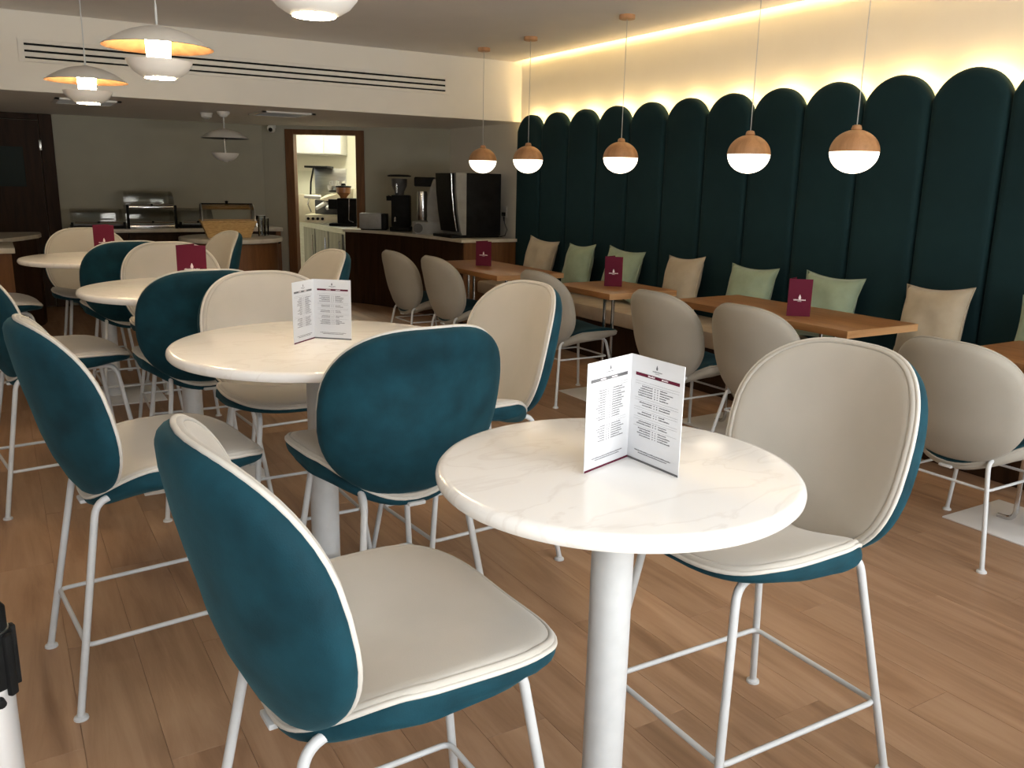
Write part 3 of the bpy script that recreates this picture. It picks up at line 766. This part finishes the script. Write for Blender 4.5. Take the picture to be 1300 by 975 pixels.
# ------------------------------------------------------------------ bulkhead fittings
vt = empty('linear_air_vent', (2.08, SOFF_Y, 2.30), label='long white slotted air vent across the bulkhead', cat='vent')
vf = MB()
for z0, z1 in ((0.056, 0.082), (0.008, 0.040), (-0.040, -0.008), (-0.080, -0.054)): vf.box(-1.79, 1.79, -0.012, 0.0, z0, z1, 0.002)
vf.box(-1.80, -1.76, -0.0125, 0, -0.08, 0.082).box(1.76, 1.80, -0.0125, 0, -0.08, 0.082)
vf.build('frame', WALLW, vt)
for zz in (0.048, 0.0, -0.047): MB().box(-1.76, 1.76, -0.003, -0.0005, zz-0.009, zz+0.009).build('slot', BLACK, vt, None)
def ceiling_vent(x0, x1, y0, y1, lab):
    t = empty('ceiling_vent', ((x0+x1)/2, (y0+y1)/2, SOFF_Z), label=lab, cat='vent', group='square vents under the bulkhead')
    a, b = (x1-x0)/2, (y1-y0)/2
    MB().box(-a, a, -b, -b+0.035, -0.014, 0).box(-a, a, b-0.035, b, -0.014, 0).box(-a, -a+0.035, -b, b, -0.014, 0).box(a-0.035, a, -b, b, -0.014, 0).build('frame', LAMPW, t, None)
    MB().box(-a+0.035, a-0.035, -b+0.035, b-0.035, -0.003, -0.001).build('backing', BLACK, t, None)
    for i in range(7):
        yy = -b+0.06+i*(2*b-0.12)/6
        MB().box(-a+0.035, a-0.035, yy-0.007, yy+0.007, -0.012, -0.004).build('slat', MIDGREY, t, None)
ceiling_vent(2.22, 2.72, 8.22, 8.75, 'square white ceiling vent left of the security camera')
ceiling_vent(0.52, 1.02, 8.15, 8.68, 'square white ceiling vent behind the farthest lit saucer pendant')
sd = empty('smoke_detector', (1.87, 8.95, SOFF_Z), label='small round smoke detector beside the unlit pendant', cat='detector')
MB().lathe([(0.032, -0.05), (0.05, -0.04), (0.055, -0.012), (0.06, 0), (0.001, 0)], 24).build('housing', LAMPW, sd, 40)
MB().lathe([(0.025, -0.058), (0.027, -0.049)], 16).build('sensor_cap', MIDGREY, sd, 40)
sc = empty('security_camera', sl(-2.855, WD-0.01, 1.955), SRZ, label='small white security camera beside the kitchen doorway', cat='camera')
MB().lathe([(0.035, 0.02), (0.036, 0.04), (0.03, 0.054), (0.001, 0.054)], 20).xf(Matrix.Translation((0, -0.04, 0))).build('mount', LAMPW, sc, 40)
MB().lathe([(0.001, 0), (0.034, 0.0), (0.04, 0.01), (0.04, 0.07), (0.03, 0.085), (0.001, 0.085)], 20).xf(Matrix.Translation((0.005, -0.09, 0.0)) @ Matrix.Rotation(math.radians(-100), 4, 'X') @ Matrix.Translation((0, 0, -0.08))).build('body', LAMPW, sc, 40)
MB().lathe([(0.022, 0.0), (0.024, 0.01), (0.001, 0.012)], 20).xf(Matrix.Translation((0.008, -0.166, -0.004)) @ Matrix.Rotation(math.radians(95), 4, 'X')).build('lens', BLACK, sc, 40)

# ------------------------------------------------------------------ bar counter
bar = empty('bar_counter', (4.2, 8.4, 0), label='dark wood bar counter with a pale stone top left of the padded panels', cat='counter')
BT = Matrix.Translation((-4.2, -8.4, 0))
edge = [(3.94, 7.55), (3.92, 8.0), (3.875, 8.4), (3.80, 8.8), (3.69, 9.15), (3.56, 9.42), (3.44, 9.56)]
top = edge+[(3.44+0.17, 9.80), (3.95, 9.70), (4.58, 9.28), (4.58, 7.55)]
MB().prism(top, 0.82, 0.85).xf(BT).build('worktop', STONE, bar, None)
inn = [(x+0.03, y+(0.03 if i == 0 else 0)) for i, (x, y) in enumerate(edge)]
body = inn+[(3.62, 9.74), (3.95, 9.66), (4.575, 9.22), (4.575, 7.58)]
MB().prism(body, 0.0, 0.82).xf(BT).build('body', WALNUT, bar, None)
MB().box(3.975, 4.573, 7.565, 7.580, 0.02, 0.818).xf(BT).build('front_panel', BROWNW, bar, None)

def on_bar(name, s, d, label, cat):
    return empty(name, sl(s, d, 0.85), SRZ, label=label, cat=cat)
t = on_bar('toaster', -1.655, 9.95, 'low grey toaster box on the bar counter', 'toaster')
MB().box(-0.125, 0.125, -0.08, 0.08, 0.012, 0.19, 0.008).build('body', MIDGREY, t)
MB().box(0.125, 0.185, -0.085, 0.085, 0.005, 0.185, 0.008).build('end_cap', BLACK, t)
MB().box(-0.11, 0.17, -0.07, 0.07, 0, 0.013).build('foot_plate', BLACK, t, None)
t = on_bar('coffee_grinder', -1.31, 9.80, 'tall black coffee grinder between toaster and mixer-shaped machine', 'grinder')
MB().box(-0.10, 0.13, -0.10, 0.12, 0, 0.05, 0.01).build('base', BLACK, t)
MB().box(-0.085, 0.12, -0.08, 0.11, 0.05, 0.40, 0.015).build('body', BLACK, t)
MB().lathe([(0.05, 0.40), (0.055, 0.44), (0.085, 0.50), (0.09, 0.575), (0.08, 0.58), (0.001, 0.58)], 24).build('hopper', DARKGREY, t)
MB().lathe([(0.13, 0.60), (0.135, 0.612), (0.10, 0.622), (0.001, 0.625)], 28).build('lid', BLACK, t)
MB().tube([(-0.02, -0.085, 0.43), (-0.02, -0.09, 0.52)], 0.014, 8).build('dosing_tube', CHROME, t)
MB().lathe([(0.001, -0.03), (0.028, -0.028), (0.03, 0.02), (0.001, 0.03)], 16).xf(Matrix.Translation((-0.115, -0.03, 0.365))).build('side_knob', BLACK, t)
MB().tube(fillet([(-0.03, -0.08, 0.16), (-0.03, -0.15, 0.15), (-0.03, -0.16, 0.11)], 0.02), 0.013, 8).build('spout', CHROME, t)
t = on_bar('capsule_coffee_machine', -0.94, 9.42, 'curved silver-grey coffee machine beside the big black one', 'coffee machine')
MB().prism([(-0.17, -0.10), (-0.13, -0.14), (0.0, -0.14), (0.17, -0.12), (0.17, 0.14), (-0.10, 0.14), (-0.17, 0.08)], 0.0, 0.13).build('drip_base', MIDGREY, t)
def curved_body(x0, w, yh, mat, name):
    pts = []
    n = 14
    for i in range(n+1):
        zz = 0.13+i/n*0.45; q = i/n
        xl = 0.0+0.06*q*q-0.02*math.sin(PI*q); pts.append((xl, zz))
    v = []; f = []
    for (xl, zz) in pts:
        xr = 0.19-0.05*((zz-0.13)/0.45)**4; v += [(xl, -yh, zz), (xr, -yh, zz), (xr, yh, zz), (xl, yh, zz)]
    for i in range(len(pts)-1):
        for k in range(4): f.append((4*i+k, 4*i+(k+1) % 4, 4*i+4+(k+1) % 4, 4*i+4+k))
    f += [(0, 1, 2, 3), tuple(len(v)-4+k for k in range(4))]
    return MB().add(v, f).build(name, mat, t)
curved_body(0, 0.1, 0.11, MIDGREY, 'body')
MB().box(-0.15, 0.07, -0.10, 0.10, 0.50, 0.60, 0.015).build('brew_head', BLACK, t)
MB().lathe([(0.045, 0.14), (0.055, 0.20), (0.055, 0.42), (0.05, 0.45), (0.001, 0.45)], 20).xf(Matrix.Translation((-0.07, -0.02, 0))).build('steel_jug', CHROME, t)
MB().lathe([(0.001, -0.02), (0.05, -0.02), (0.05, 0.02), (0.001, 0.02)], 20).xf(Matrix.Translation((-0.10, -0.15, 0.065)) @ Matrix.Rotation(PI/2, 4, 'X')).build('dial', DARKGREY, t)
MB().tube(fillet([(0.08, -0.05, 0.57), (0.11, -0.05, 0.605), (0.16, -0.05, 0.60)], 0.01), 0.008, 8).build('lever', CHROME, t)
# big automatic coffee machine
t = empty('automatic_coffee_machine', (4.30, 7.98, 0.85), label='big coffee machine with black side and silver front on the bar counter', cat='coffee machine')
MB().box(-0.19, 0.21, -0.21, 0.24, 0.02, 0.645, 0.006).build('housing', BLACK, t)
pr = [(-0.19, 0.03), (-0.19, 0.645), (-0.31, 0.645), (-0.305, 0.45), (-0.285, 0.25), (-0.25, 0.06), (-0.235, 0.03)]
v = [(x, -0.205, z) for x, z in pr]+[(x, 0.235, z) for x, z in pr]; n = len(pr)
MB().add(v, [tuple(range(n)), tuple(range(n, 2*n))[::-1]]+[(i, (i+1) % n, n+(i+1) % n, n+i) for i in range(n)]).build('front_fascia', MIDGREY, t, None)
pr2 = [(-0.312, 0.64), (-0.307, 0.45), (-0.287, 0.25), (-0.252, 0.06), (-0.278, 0.06), (-0.310, 0.25), (-0.332, 0.45), (-0.340, 0.64)]
v = [(x, -0.17, z) for x, z in pr2]+[(x, 0.20, z) for x, z in pr2]; n = len(pr2)
MB().add(v, [tuple(range(n)), tuple(range(n, 2*n))[::-1]]+[(i, (i+1) % n, n+(i+1) % n, n+i) for i in range(n)]).build('door', BLACK, t, None)
MB().tube([(-0.342, -0.165, 0.635), (-0.335, -0.165, 0.47), (-0.313, -0.165, 0.25), (-0.28, -0.165, 0.07)], 0.007, 8).build('chrome_trim', CHROME, t)
MB().box(-0.36, 0.20, -0.20, 0.22, 0, 0.03, 0.004).build('base_tray', BLACK, t)
so = empty('power_socket', (RIGHT_X-0.004, 8.0, 1.10), label='small white wall socket right of the big coffee machine', cat='socket')
MB().box(-0.008, 0, -0.045, 0.045, -0.06, 0.06, 0.003).build('plate', LAMPW, so)
MB().box(-0.03, -0.008, -0.025, 0.025, -0.04, 0.0, 0.004).build('plug', BLACK, so)
cb = MB().tube([(4.66, 8.0, 1.07), (4.63, 7.93, 1.08), (4.60, 7.86, 1.02), (4.57, 7.80, 1.06), (4.55, 7.76, 1.0), (4.57, 7.74, 0.93), (4.545, 7.74, 0.87), (4.52, 7.80, 0.856), (4.515, 7.95, 0.88)], 0.005, 6).build('power_cable', CABLE, None, 180)
tag(cb, 'looped black power cable behind the big coffee machine', 'cable')

# ------------------------------------------------------------------ kitchen beyond the doorway
kc = empty('kitchen_counter', (3.9, 11.0, 0), label='stainless kitchen counter with cooler doors seen through the doorway', cat='counter')
KM = Matrix.Translation((-3.9, -11.0, 0))
kpoly = [(3.47, 9.63), (3.50, 10.3), (3.55, 11.2), (3.60, 12.0), (4.25, 11.75), (4.22, 10.35), (3.807, 10.03), (3.64, 9.83)]
MB().prism(kpoly, 0.815, 0.85).xf(KM).build('worktop', STEEL, kc, None)
MB().prism([(x+(0.03 if x < 3.62 else 0), y) for x, y in kpoly], 0.06, 0.815).xf(KM).build('body', STEEL, kc, None)
COOLER = noise_mat('cooler_door_steel', (0.16, 0.165, 0.15), (0.30, 0.30, 0.27), 3, 0.35, metal=0.7, stretch=(1, 3, 0.4))
for (ya, yb) in ((9.72, 10.28), (10.32, 10.9), (10.94, 11.5)):
    xa = 3.47+(ya-9.63)*0.055; xb = 3.47+(yb-9.63)*0.055
    d = MB().add([(xa+0.015, ya, 0.12), (xb+0.015, yb, 0.12), (xb+0.015, yb, 0.78), (xa+0.015, ya, 0.78), (xa+0.03, ya, 0.12), (xb+0.03, yb, 0.12), (xb+0.03, yb, 0.78), (xa+0.03, ya, 0.78)],
                 [(0, 1, 2, 3), (7, 6, 5, 4), (0, 4, 5, 1), (1, 5, 6, 2), (2, 6, 7, 3), (3, 7, 4, 0)]).xf(KM).build('door', COOLER, kc, None)
    MB().tube([(xa+0.0, ya+0.06, 0.45), (xa+0.0, ya+0.06, 0.7)], 0.008, 8).xf(KM).build('handle', CHROME, d)
t = empty('espresso_machine', sl(-2.30, 11.15, 0.85), SRZ, label='cream espresso machine with white handles seen through the kitchen doorway', cat='coffee machine')
MB().box(-0.36, 0.22, -0.24, 0.18, 0.02, 0.12, 0.02).build('drip_tray', CREAM, t)
for k in range(4): MB().lathe([(0.001, -0.008), (0.018, -0.008), (0.018, 0.008), (0.001, 0.008)], 12).xf(Matrix.Translation((-0.31+k*0.06, -0.247, 0.07)) @ Matrix.Rotation(PI/2, 4, 'X')).build('button', BLACK, t)
MB().box(-0.28, 0.22, 0.0, 0.18, 0.12, 0.30, 0.01).build('back_panel', DARKGREY, t)
v = [(-0.20, -0.20, 0.30), (0.25, -0.20, 0.27), (0.25, 0.18, 0.27), (-0.20, 0.18, 0.30), (-0.10, -0.14, 0.36), (0.25, -0.14, 0.45), (0.25, 0.18, 0.45), (-0.10, 0.18, 0.38)]
MB().add(v, [(0, 1, 2, 3), (4, 5, 6, 7), (0, 1, 5, 4), (1, 2, 6, 5), (2, 3, 7, 6), (3, 0, 4, 7)]).build('hood', CREAM, t, None)
MB().box(-0.06, 0.20, -0.15, 0.16, 0.385, 0.400, 0.003).xf(Matrix.Translation((0, 0, 0.02))).build('cup_rack', BLACK, t)
for k in range(2):
    MB().tube([(-0.20+k*0.13, -0.27, 0.20), (-0.10+k*0.13, -0.16, 0.27)], [0.022, 0.030], 10).build('portafilter', CERAMIC, t)
    MB().lathe([(0.03, 0.22), (0.035, 0.28), (0.001, 0.28)], 14).xf(Matrix.Translation((-0.08+k*0.13, -0.10, 0))).build('group_head', CHROME, t)
MB().tube([(-0.36, -0.20, 0.345), (-0.16, -0.18, 0.33)], [0.022, 0.03], 10).build('steam_handle', CERAMIC, t)
MB().tube(fillet([(-0.30, -0.2, 0.32), (-0.31, -0.25, 0.25), (-0.27, -0.25, 0.15)], 0.03), 0.008, 8).build('steam_wand', CHROME, t)
cup_me = MB().lathe([(0.001, 0), (0.025, 0), (0.038, 0.03), (0.042, 0.06), (0.039, 0.06), (0.034, 0.03), (0.001, 0.012)], 16).mesh('cup_body', CERAMIC, 50)
han_me = MB().tube([(0.038, 0, 0.05), (0.06, 0, 0.045), (0.06, 0, 0.02), (0.033, 0, 0.015)], 0.005, 6).mesh('cup_handle', CERAMIC, 60)
ci = 0
for (cx, cy, cz) in [(-2.36, 11.10, 1.271), (-2.27, 11.10, 1.271), (-2.18, 11.10, 1.271), (-2.31, 11.20, 1.271), (-2.22, 11.20, 1.271), (-2.315, 11.12, 1.332), (-2.225, 11.12, 1.332)]:
    t = empty('coffee_cup', sl(cx, cy, cz), SRZ+ci*0.7, label='white coffee cup stacked on the cream espresso machine', cat='cup', group='white cups on the espresso machine')
    part('cup_body', cup_me, t); part('handle', han_me, t); ci += 1
t = empty('espresso_grinder', sl(-2.09, 10.72, 0.85), SRZ, label='black coffee grinder with amber bean hopper in the kitchen doorway', cat='grinder')
MB().box(-0.20, 0.14, -0.10, 0.12, 0, 0.03, 0.005).build('base', BLACK, t)
MB().box(-0.10, 0.14, -0.09, 0.11, 0.03, 0.335, 0.015).build('body', BLACK, t)
MB().box(-0.21, -0.09, -0.07, 0.07, 0.20, 0.32, 0.01).build('doser', BLACK, t)
MB().lathe([(0.035, 0.33), (0.05, 0.36), (0.088, 0.40), (0.09, 0.465), (0.001, 0.465)], 24).xf(Matrix.Translation((-0.03, 0, 0))).build('hopper', BEAN, t)
MB().lathe([(0.094, 0.463), (0.096, 0.48), (0.03, 0.485), (0.025, 0.51), (0.001, 0.513)], 24).xf(Matrix.Translation((-0.03, 0, 0))).build('lid', BLACK, t)
MB().tube(fillet([(0.06, -0.12, 0.33), (0.05, -0.12, 0.07), (0.11, -0.13, 0.05)], 0.02), 0.007, 8).build('portafilter_fork', CHROME, t)
t = empty('pastry_display_case', sl(-2.66, 11.6, 0.85), SRZ, label='glass and steel display case at the left of the kitchen doorway', cat='display case')
MB().box(-0.24, 0.02, -0.18, 0.2, 0, 0.36, 0.004).build('base', CREAM, t)
MB().box(-0.22, 0.02, -0.18, -0.17, 0.36, 0.66).build('pane', ACRYL, t, None)
MB().box(-0.05, 0.37, 0.16, 0.2, 0.30, 0.70, 0.004).build('back_panel', STEEL, t)
MB().box(-0.10, 0.20, -0.2, 0.2, 0.70, 0.725, 0.004).build('top', BLACK, t)
MB().tube([(0.02, -0.19, 0.70), (-0.02, -0.19, 0.52), (-0.03, -0.19, 0.36)], 0.012, 8).build('strut', BLACK, t)
t = empty('wall_cabinet', sl(-2.95, 12.56, 1.75), SRZ, label='white wall cabinet high in the lit kitchen', cat='cabinet')
MB().box(-0.5, 0.47, -0.16, 0.33, 0, 0.32, 0.004).build('body', CERAMIC, t)
MB().box(-0.49, 0.23, -0.176, -0.16, 0.01, 0.31, 0.003).build('door', CERAMIC, t)
MB().box(0.24, 0.46, -0.176, -0.16, 0.01, 0.31, 0.003).build('door', CERAMIC, t)
t = empty('kitchen_ceiling_light', sl(-2.35, 11.35, 2.5), SRZ, label='bright ceiling light panel inside the kitchen', cat='ceiling light')
MB().box(-0.45, 0.45, -0.3, 0.3, -0.03, 0).build('frame', LAMPW, t, None)
MB().box(-0.42, 0.42, -0.27, 0.27, -0.034, -0.030).build('diffuser', KLAMP, t, None)

# ------------------------------------------------------------------ buffet along the back wall
bf = empty('buffet_counter', (1.8, 10.2, 0), label='long dark wood buffet counter with pale top on the back wall', cat='counter')
BM_ = Matrix.Translation((-1.8, -10.2, 0))
MB().box(0.66, 2.86, 9.95, 10.44, 0.81, 0.85, 0.004).xf(BM_).build('worktop', STONE, bf)
for i in range(4):
    xa = 0.70+i*0.52
    b = MB().box(xa, xa+0.51, 10.0, 10.44, 0.02, 0.81).xf(BM_).build('cabinet', WALNUT, bf, None)
    MB().box(xa+0.01, xa+0.50, 9.982, 10.0, 0.06, 0.79, 0.003).xf(BM_).build('door', WALNUT, b)
ep = MB().box(2.785, 2.84, 9.97, 10.40, 0.02, 0.81).xf(BM_).build('end_panel', BROWNW, bf, None)
MB().lathe([(0.012, 0.0), (0.012, 0.012), (0.001, 0.012)], 12).xf(BM_ @ Matrix.Translation((2.815, 9.97, 0.68)) @ Matrix.Rotation(PI/2, 4, 'X')).build('knob', BLACK, ep)

def case(x, y, z, w, dpt, h, label, tiers=1):
    t = empty('food_display_case', (x, y, z), label=label, cat='display case', group='clear food display cases on the buffet')
    MB().box(-w/2, w/2, -dpt/2, dpt/2, 0, 0.035, 0.004).build('tray', BLACK if tiers == 1 else CHROME, t)
    def cover(z0, hh):
        n = 8; v = []; f = []
        prof = [(-dpt/2, z0)]+[(-dpt/2*math.cos(a), z0+hh*math.sin(a)) for a in [PI/2*i/n for i in range(n+1)]]+[(dpt/2, z0+hh), (dpt/2, z0)]
        for (yy, zz) in prof: v += [(-w/2+0.01, yy, zz), (w/2-0.01, yy, zz)]
        for i in range(len(prof)-1): f.append((2*i, 2*i+1, 2*i+3, 2*i+2))
        f += [tuple(range(0, len(v), 2)), tuple(range(1, len(v), 2))[::-1]]
        return MB().add(v, f).build('clear_cover', ACRYL, t, 30)
    hh = (h-0.035)/tiers
    for k in range(tiers):
        z0 = 0.035+k*hh
        if k:
            MB().box(-w/2, w/2, -dpt/2, dpt/2, z0-0.006, z0+0.02, 0.003).build('shelf', CHROME, t)
        c = cover(z0+(0.02 if k else 0), hh-(0.03 if tiers > 1 else 0.0))
        MB().tube([(-w/2+0.03, -dpt/2-0.004, z0+0.035), (w/2-0.03, -dpt/2-0.004, z0+0.035)], 0.009, 8).build('rim_bar', CHROME, c)
        MB().lathe([(0.001, 0), (0.012, 0), (0.012, 0.02), (0.001, 0.02)], 10).xf(Matrix.Translation((0, -dpt/2-0.004, z0+0.035)) @ Matrix.Rotation(PI/2, 4, 'X')).build('knob', BLACK, c)
    for sx in (-1, 1):
        MB().box(sx*w/2-0.012, sx*w/2+0.012, -dpt/2-0.01, -dpt/2+0.02, 0, max(0.07, h*0.62 if tiers > 1 else 0.07), 0.003).build('side_post', BLACK, t)
    return t
case(0.935, 10.17, 0.85, 0.50, 0.34, 0.20, 'low clear food display case at the left end of the buffet')
case(1.465, 10.17, 0.85, 0.48, 0.34, 0.40, 'tall two-tier clear food display case on the buffet', 2)
case(1.93, 10.17, 0.85, 0.36, 0.34, 0.21, 'low clear food display case right of the two-tier one')
pm_ = empty('pepper_mill', (2.60, 10.1, 0.85), label='small black and silver pepper mill at the right end of the buffet', cat='mill')
MB().lathe([(0.028, 0), (0.03, 0.01), (0.022, 0.05), (0.027, 0.09), (0.001, 0.092)], 16).build('body', CHROME, pm_, 40)
MB().lathe([(0.022, 0.092), (0.024, 0.115), (0.010, 0.13), (0.001, 0.132)], 16).build('cap', BLACK, pm_, 40)

# round island with basket
isl = empty('round_island', (1.945, 8.52, 0), label='round brown island counter with pale stone top before the buffet', cat='counter')
MB().lathe([(0.001, 0.80), (0.435, 0.80), (0.475, 0.81), (0.48, 0.83), (0.475, 0.848), (0.465, 0.85), (0.001, 0.85)], 64).build('worktop', STONE, isl, 40)
MB().lathe([(0.40, 0.0), (0.40, 0.06), (0.43, 0.062), (0.43, 0.80)], 64).build('body', BROWNW, isl, 40)
bk = empty('bread_basket', (1.905, 8.46, 0.85), math.radians(-8), label='tapered wicker bread basket with clear lid on the round island', cat='basket')
v = [(-0.19, -0.14, 0), (0.19, -0.14, 0), (0.19, 0.14, 0), (-0.19, 0.14, 0), (-0.245, -0.18, 0.15), (0.245, -0.18, 0.15), (0.245, 0.18, 0.15), (-0.245, 0.18, 0.15)]
vi = [(x*0.94, y*0.93, z+(0.012 if z == 0 else 0)) for x, y, z in v]
fc = [(0, 1, 2, 3), (0, 1, 5, 4), (1, 2, 6, 5), (2, 3, 7, 6), (3, 0, 4, 7)]
MB().add(v+vi, fc+[tuple(i+8 for i in q) for q in fc]+[(4, 5, 13, 12), (5, 6, 14, 13), (6, 7, 15, 14), (7, 4, 12, 15)]).build('wicker_body', BASKET, bk, None)
MB().tube([(-0.245, -0.18, 0.15), (0.245, -0.18, 0.15), (0.245, 0.18, 0.15), (-0.245, 0.18, 0.15)], 0.010, 6, closed=True).build('rim', BASKET, bk, None)
n = 10; v = []; f = []
prof = [(-0.175*math.cos(a), 0.158+0.15*math.sin(a)**0.8 if a > 0 else 0.158) for a in [PI*i/n for i in range(n+1)]]
for (yy, zz) in prof: v += [(-0.235, yy, zz), (0.235, yy, zz)]
for i in range(n): f.append((2*i, 2*i+1, 2*i+3, 2*i+2))
f += [tuple(range(0, len(v), 2)), tuple(range(1, len(v), 2))[::-1]]
ld_ = MB().add(v, f).build('clear_lid', ACRYL, bk, 30)
for sx in (-0.235, 0.235): MB().tube([(sx, yy, zz) for yy, zz in prof], 0.006, 6).build('lid_frame', STEEL, ld_)
MB().tube([(-0.235, 0.0, 0.31), (0.235, 0.0, 0.31)], 0.006, 6).build('lid_ridge', BLACK, ld_)
MB().lathe([(0.010, 0.31), (0.016, 0.335), (0.001, 0.34)], 12).build('lid_knob', BLACK, ld_)
for (gx, gy, gh, lab) in ((2.235, 8.50, 0.20, 'clear glass tumbler beside the bread basket, nearest it'), (2.30, 8.62, 0.17, 'clear glass tumbler at the right edge of the island')):
    g = empty('glass_tumbler', (gx, gy, 0.85), label=lab, cat='glass', group='glasses on the island')
    MB().lathe([(0.001, 0), (0.034, 0), (0.04, gh), (0.037, gh), (0.031, 0.01), (0.001, 0.01)], 24).build('body', ACRYL, g, 40)
    MB().tube([(0.0385*math.cos(2*PI*i/20), 0.0385*math.sin(2*PI*i/20), gh) for i in range(20)], 0.002, 5, closed=True).build('rim', CERAMIC, g)

# ------------------------------------------------------------------ service counters at the far left
ca = empty('service_counter', (-0.5, 7.9, 0), label='brown service counter with white top, cut by the left edge', cat='counter')
MB().box(-0.9, 0.61, -0.40, 0.35, 0.81, 0.85, 0.004).build('worktop', STONE, ca)
MB().box(-0.9, 0.585, -0.375, 0.35, 0.0, 0.81).build('body', BROWNW, ca, None)
cbn = empty('corner_counter', (-0.2, 9.1, 0), label='dark corner counter with a slanted pale top in front of the brown door', cat='counter')
pl = [(-0.9, -0.42), (0.24, -0.48), (0.40, -0.22), (0.54, 0.10), (0.57, 0.28), (0.57, 0.50), (-0.9, 0.50)]
MB().prism(pl, 0.815, 0.85).build('worktop', STONE, cbn, None)
MB().prism([(x*0.96, y*0.94) for x, y in pl], 0, 0.815).build('body', WALNUT, cbn, None)
ds = empty('drink_dispenser', (-0.04, 7.95, 0.85), label='slim black dispenser on the service counter at the left edge', cat='dispenser')
MB().lathe([(0.05, 0), (0.05, 0.02), (0.025, 0.03), (0.02, 0.10), (0.04, 0.12), (0.045, 0.28), (0.02, 0.31), (0.001, 0.32)], 20).build('body', BLACK, ds, 40)
MB().tube(fillet([(0, 0, 0.29), (0.0, -0.05, 0.30), (0.0, -0.07, 0.25)], 0.01), 0.007, 8).build('spout', CHROME, ds)

# ------------------------------------------------------------------ barrier post at the near left
bp = empty('barrier_post', (-0.062, 1.165, 0), label='silver barrier post with a black clamp head at the lower left edge', cat='post')
MB().lathe([(0.001, 0), (0.15, 0), (0.15, 0.008), (0.13, 0.018), (0.03, 0.026), (0.001, 0.026)], 40).build('base', CHROME, bp, 40)
ALU = noise_mat('brushed_aluminium', (0.62, 0.62, 0.62), (0.70, 0.70, 0.70), 8, 0.42, metal=0.55, stretch=(1, 1, 0.2))
MB().lathe([(0.024, 0.02), (0.024, 0.79)], 32).build('tube', ALU, bp, 40)
h_ = MB().lathe([(0.026, 0.765), (0.028, 0.77), (0.028, 0.835), (0.0265, 0.84)], 32).build('clamp_head', BLACK, bp, 40)
MB().lathe([(0.024, 0.84), (0.024, 0.868), (0.020, 0.874), (0.001, 0.874)], 32).build('cap', BLACK, h_, 40)
MB().lathe([(0.0255, 0.838), (0.0255, 0.842)], 32).build('ring', STEEL, h_, 40)
for a in range(0, 360, 60):
    MB().box(0.025, 0.033, -0.006, 0.006, 0.755, 0.838, 0.002).xf(Matrix.Rotation(math.radians(a+20), 4, 'Z')).build('clip', BLACK, h_)
MB().lathe([(0.001, 0.0), (0.006, 0.0), (0.006, 0.010), (0.001, 0.011)], 12).xf(Matrix.Rotation(math.radians(-75), 4, 'Z') @ Matrix.Translation((0.024, 0, 0.752)) @ Matrix.Rotation(PI/2, 4, 'Y')).build('screw', BLACK, h_)
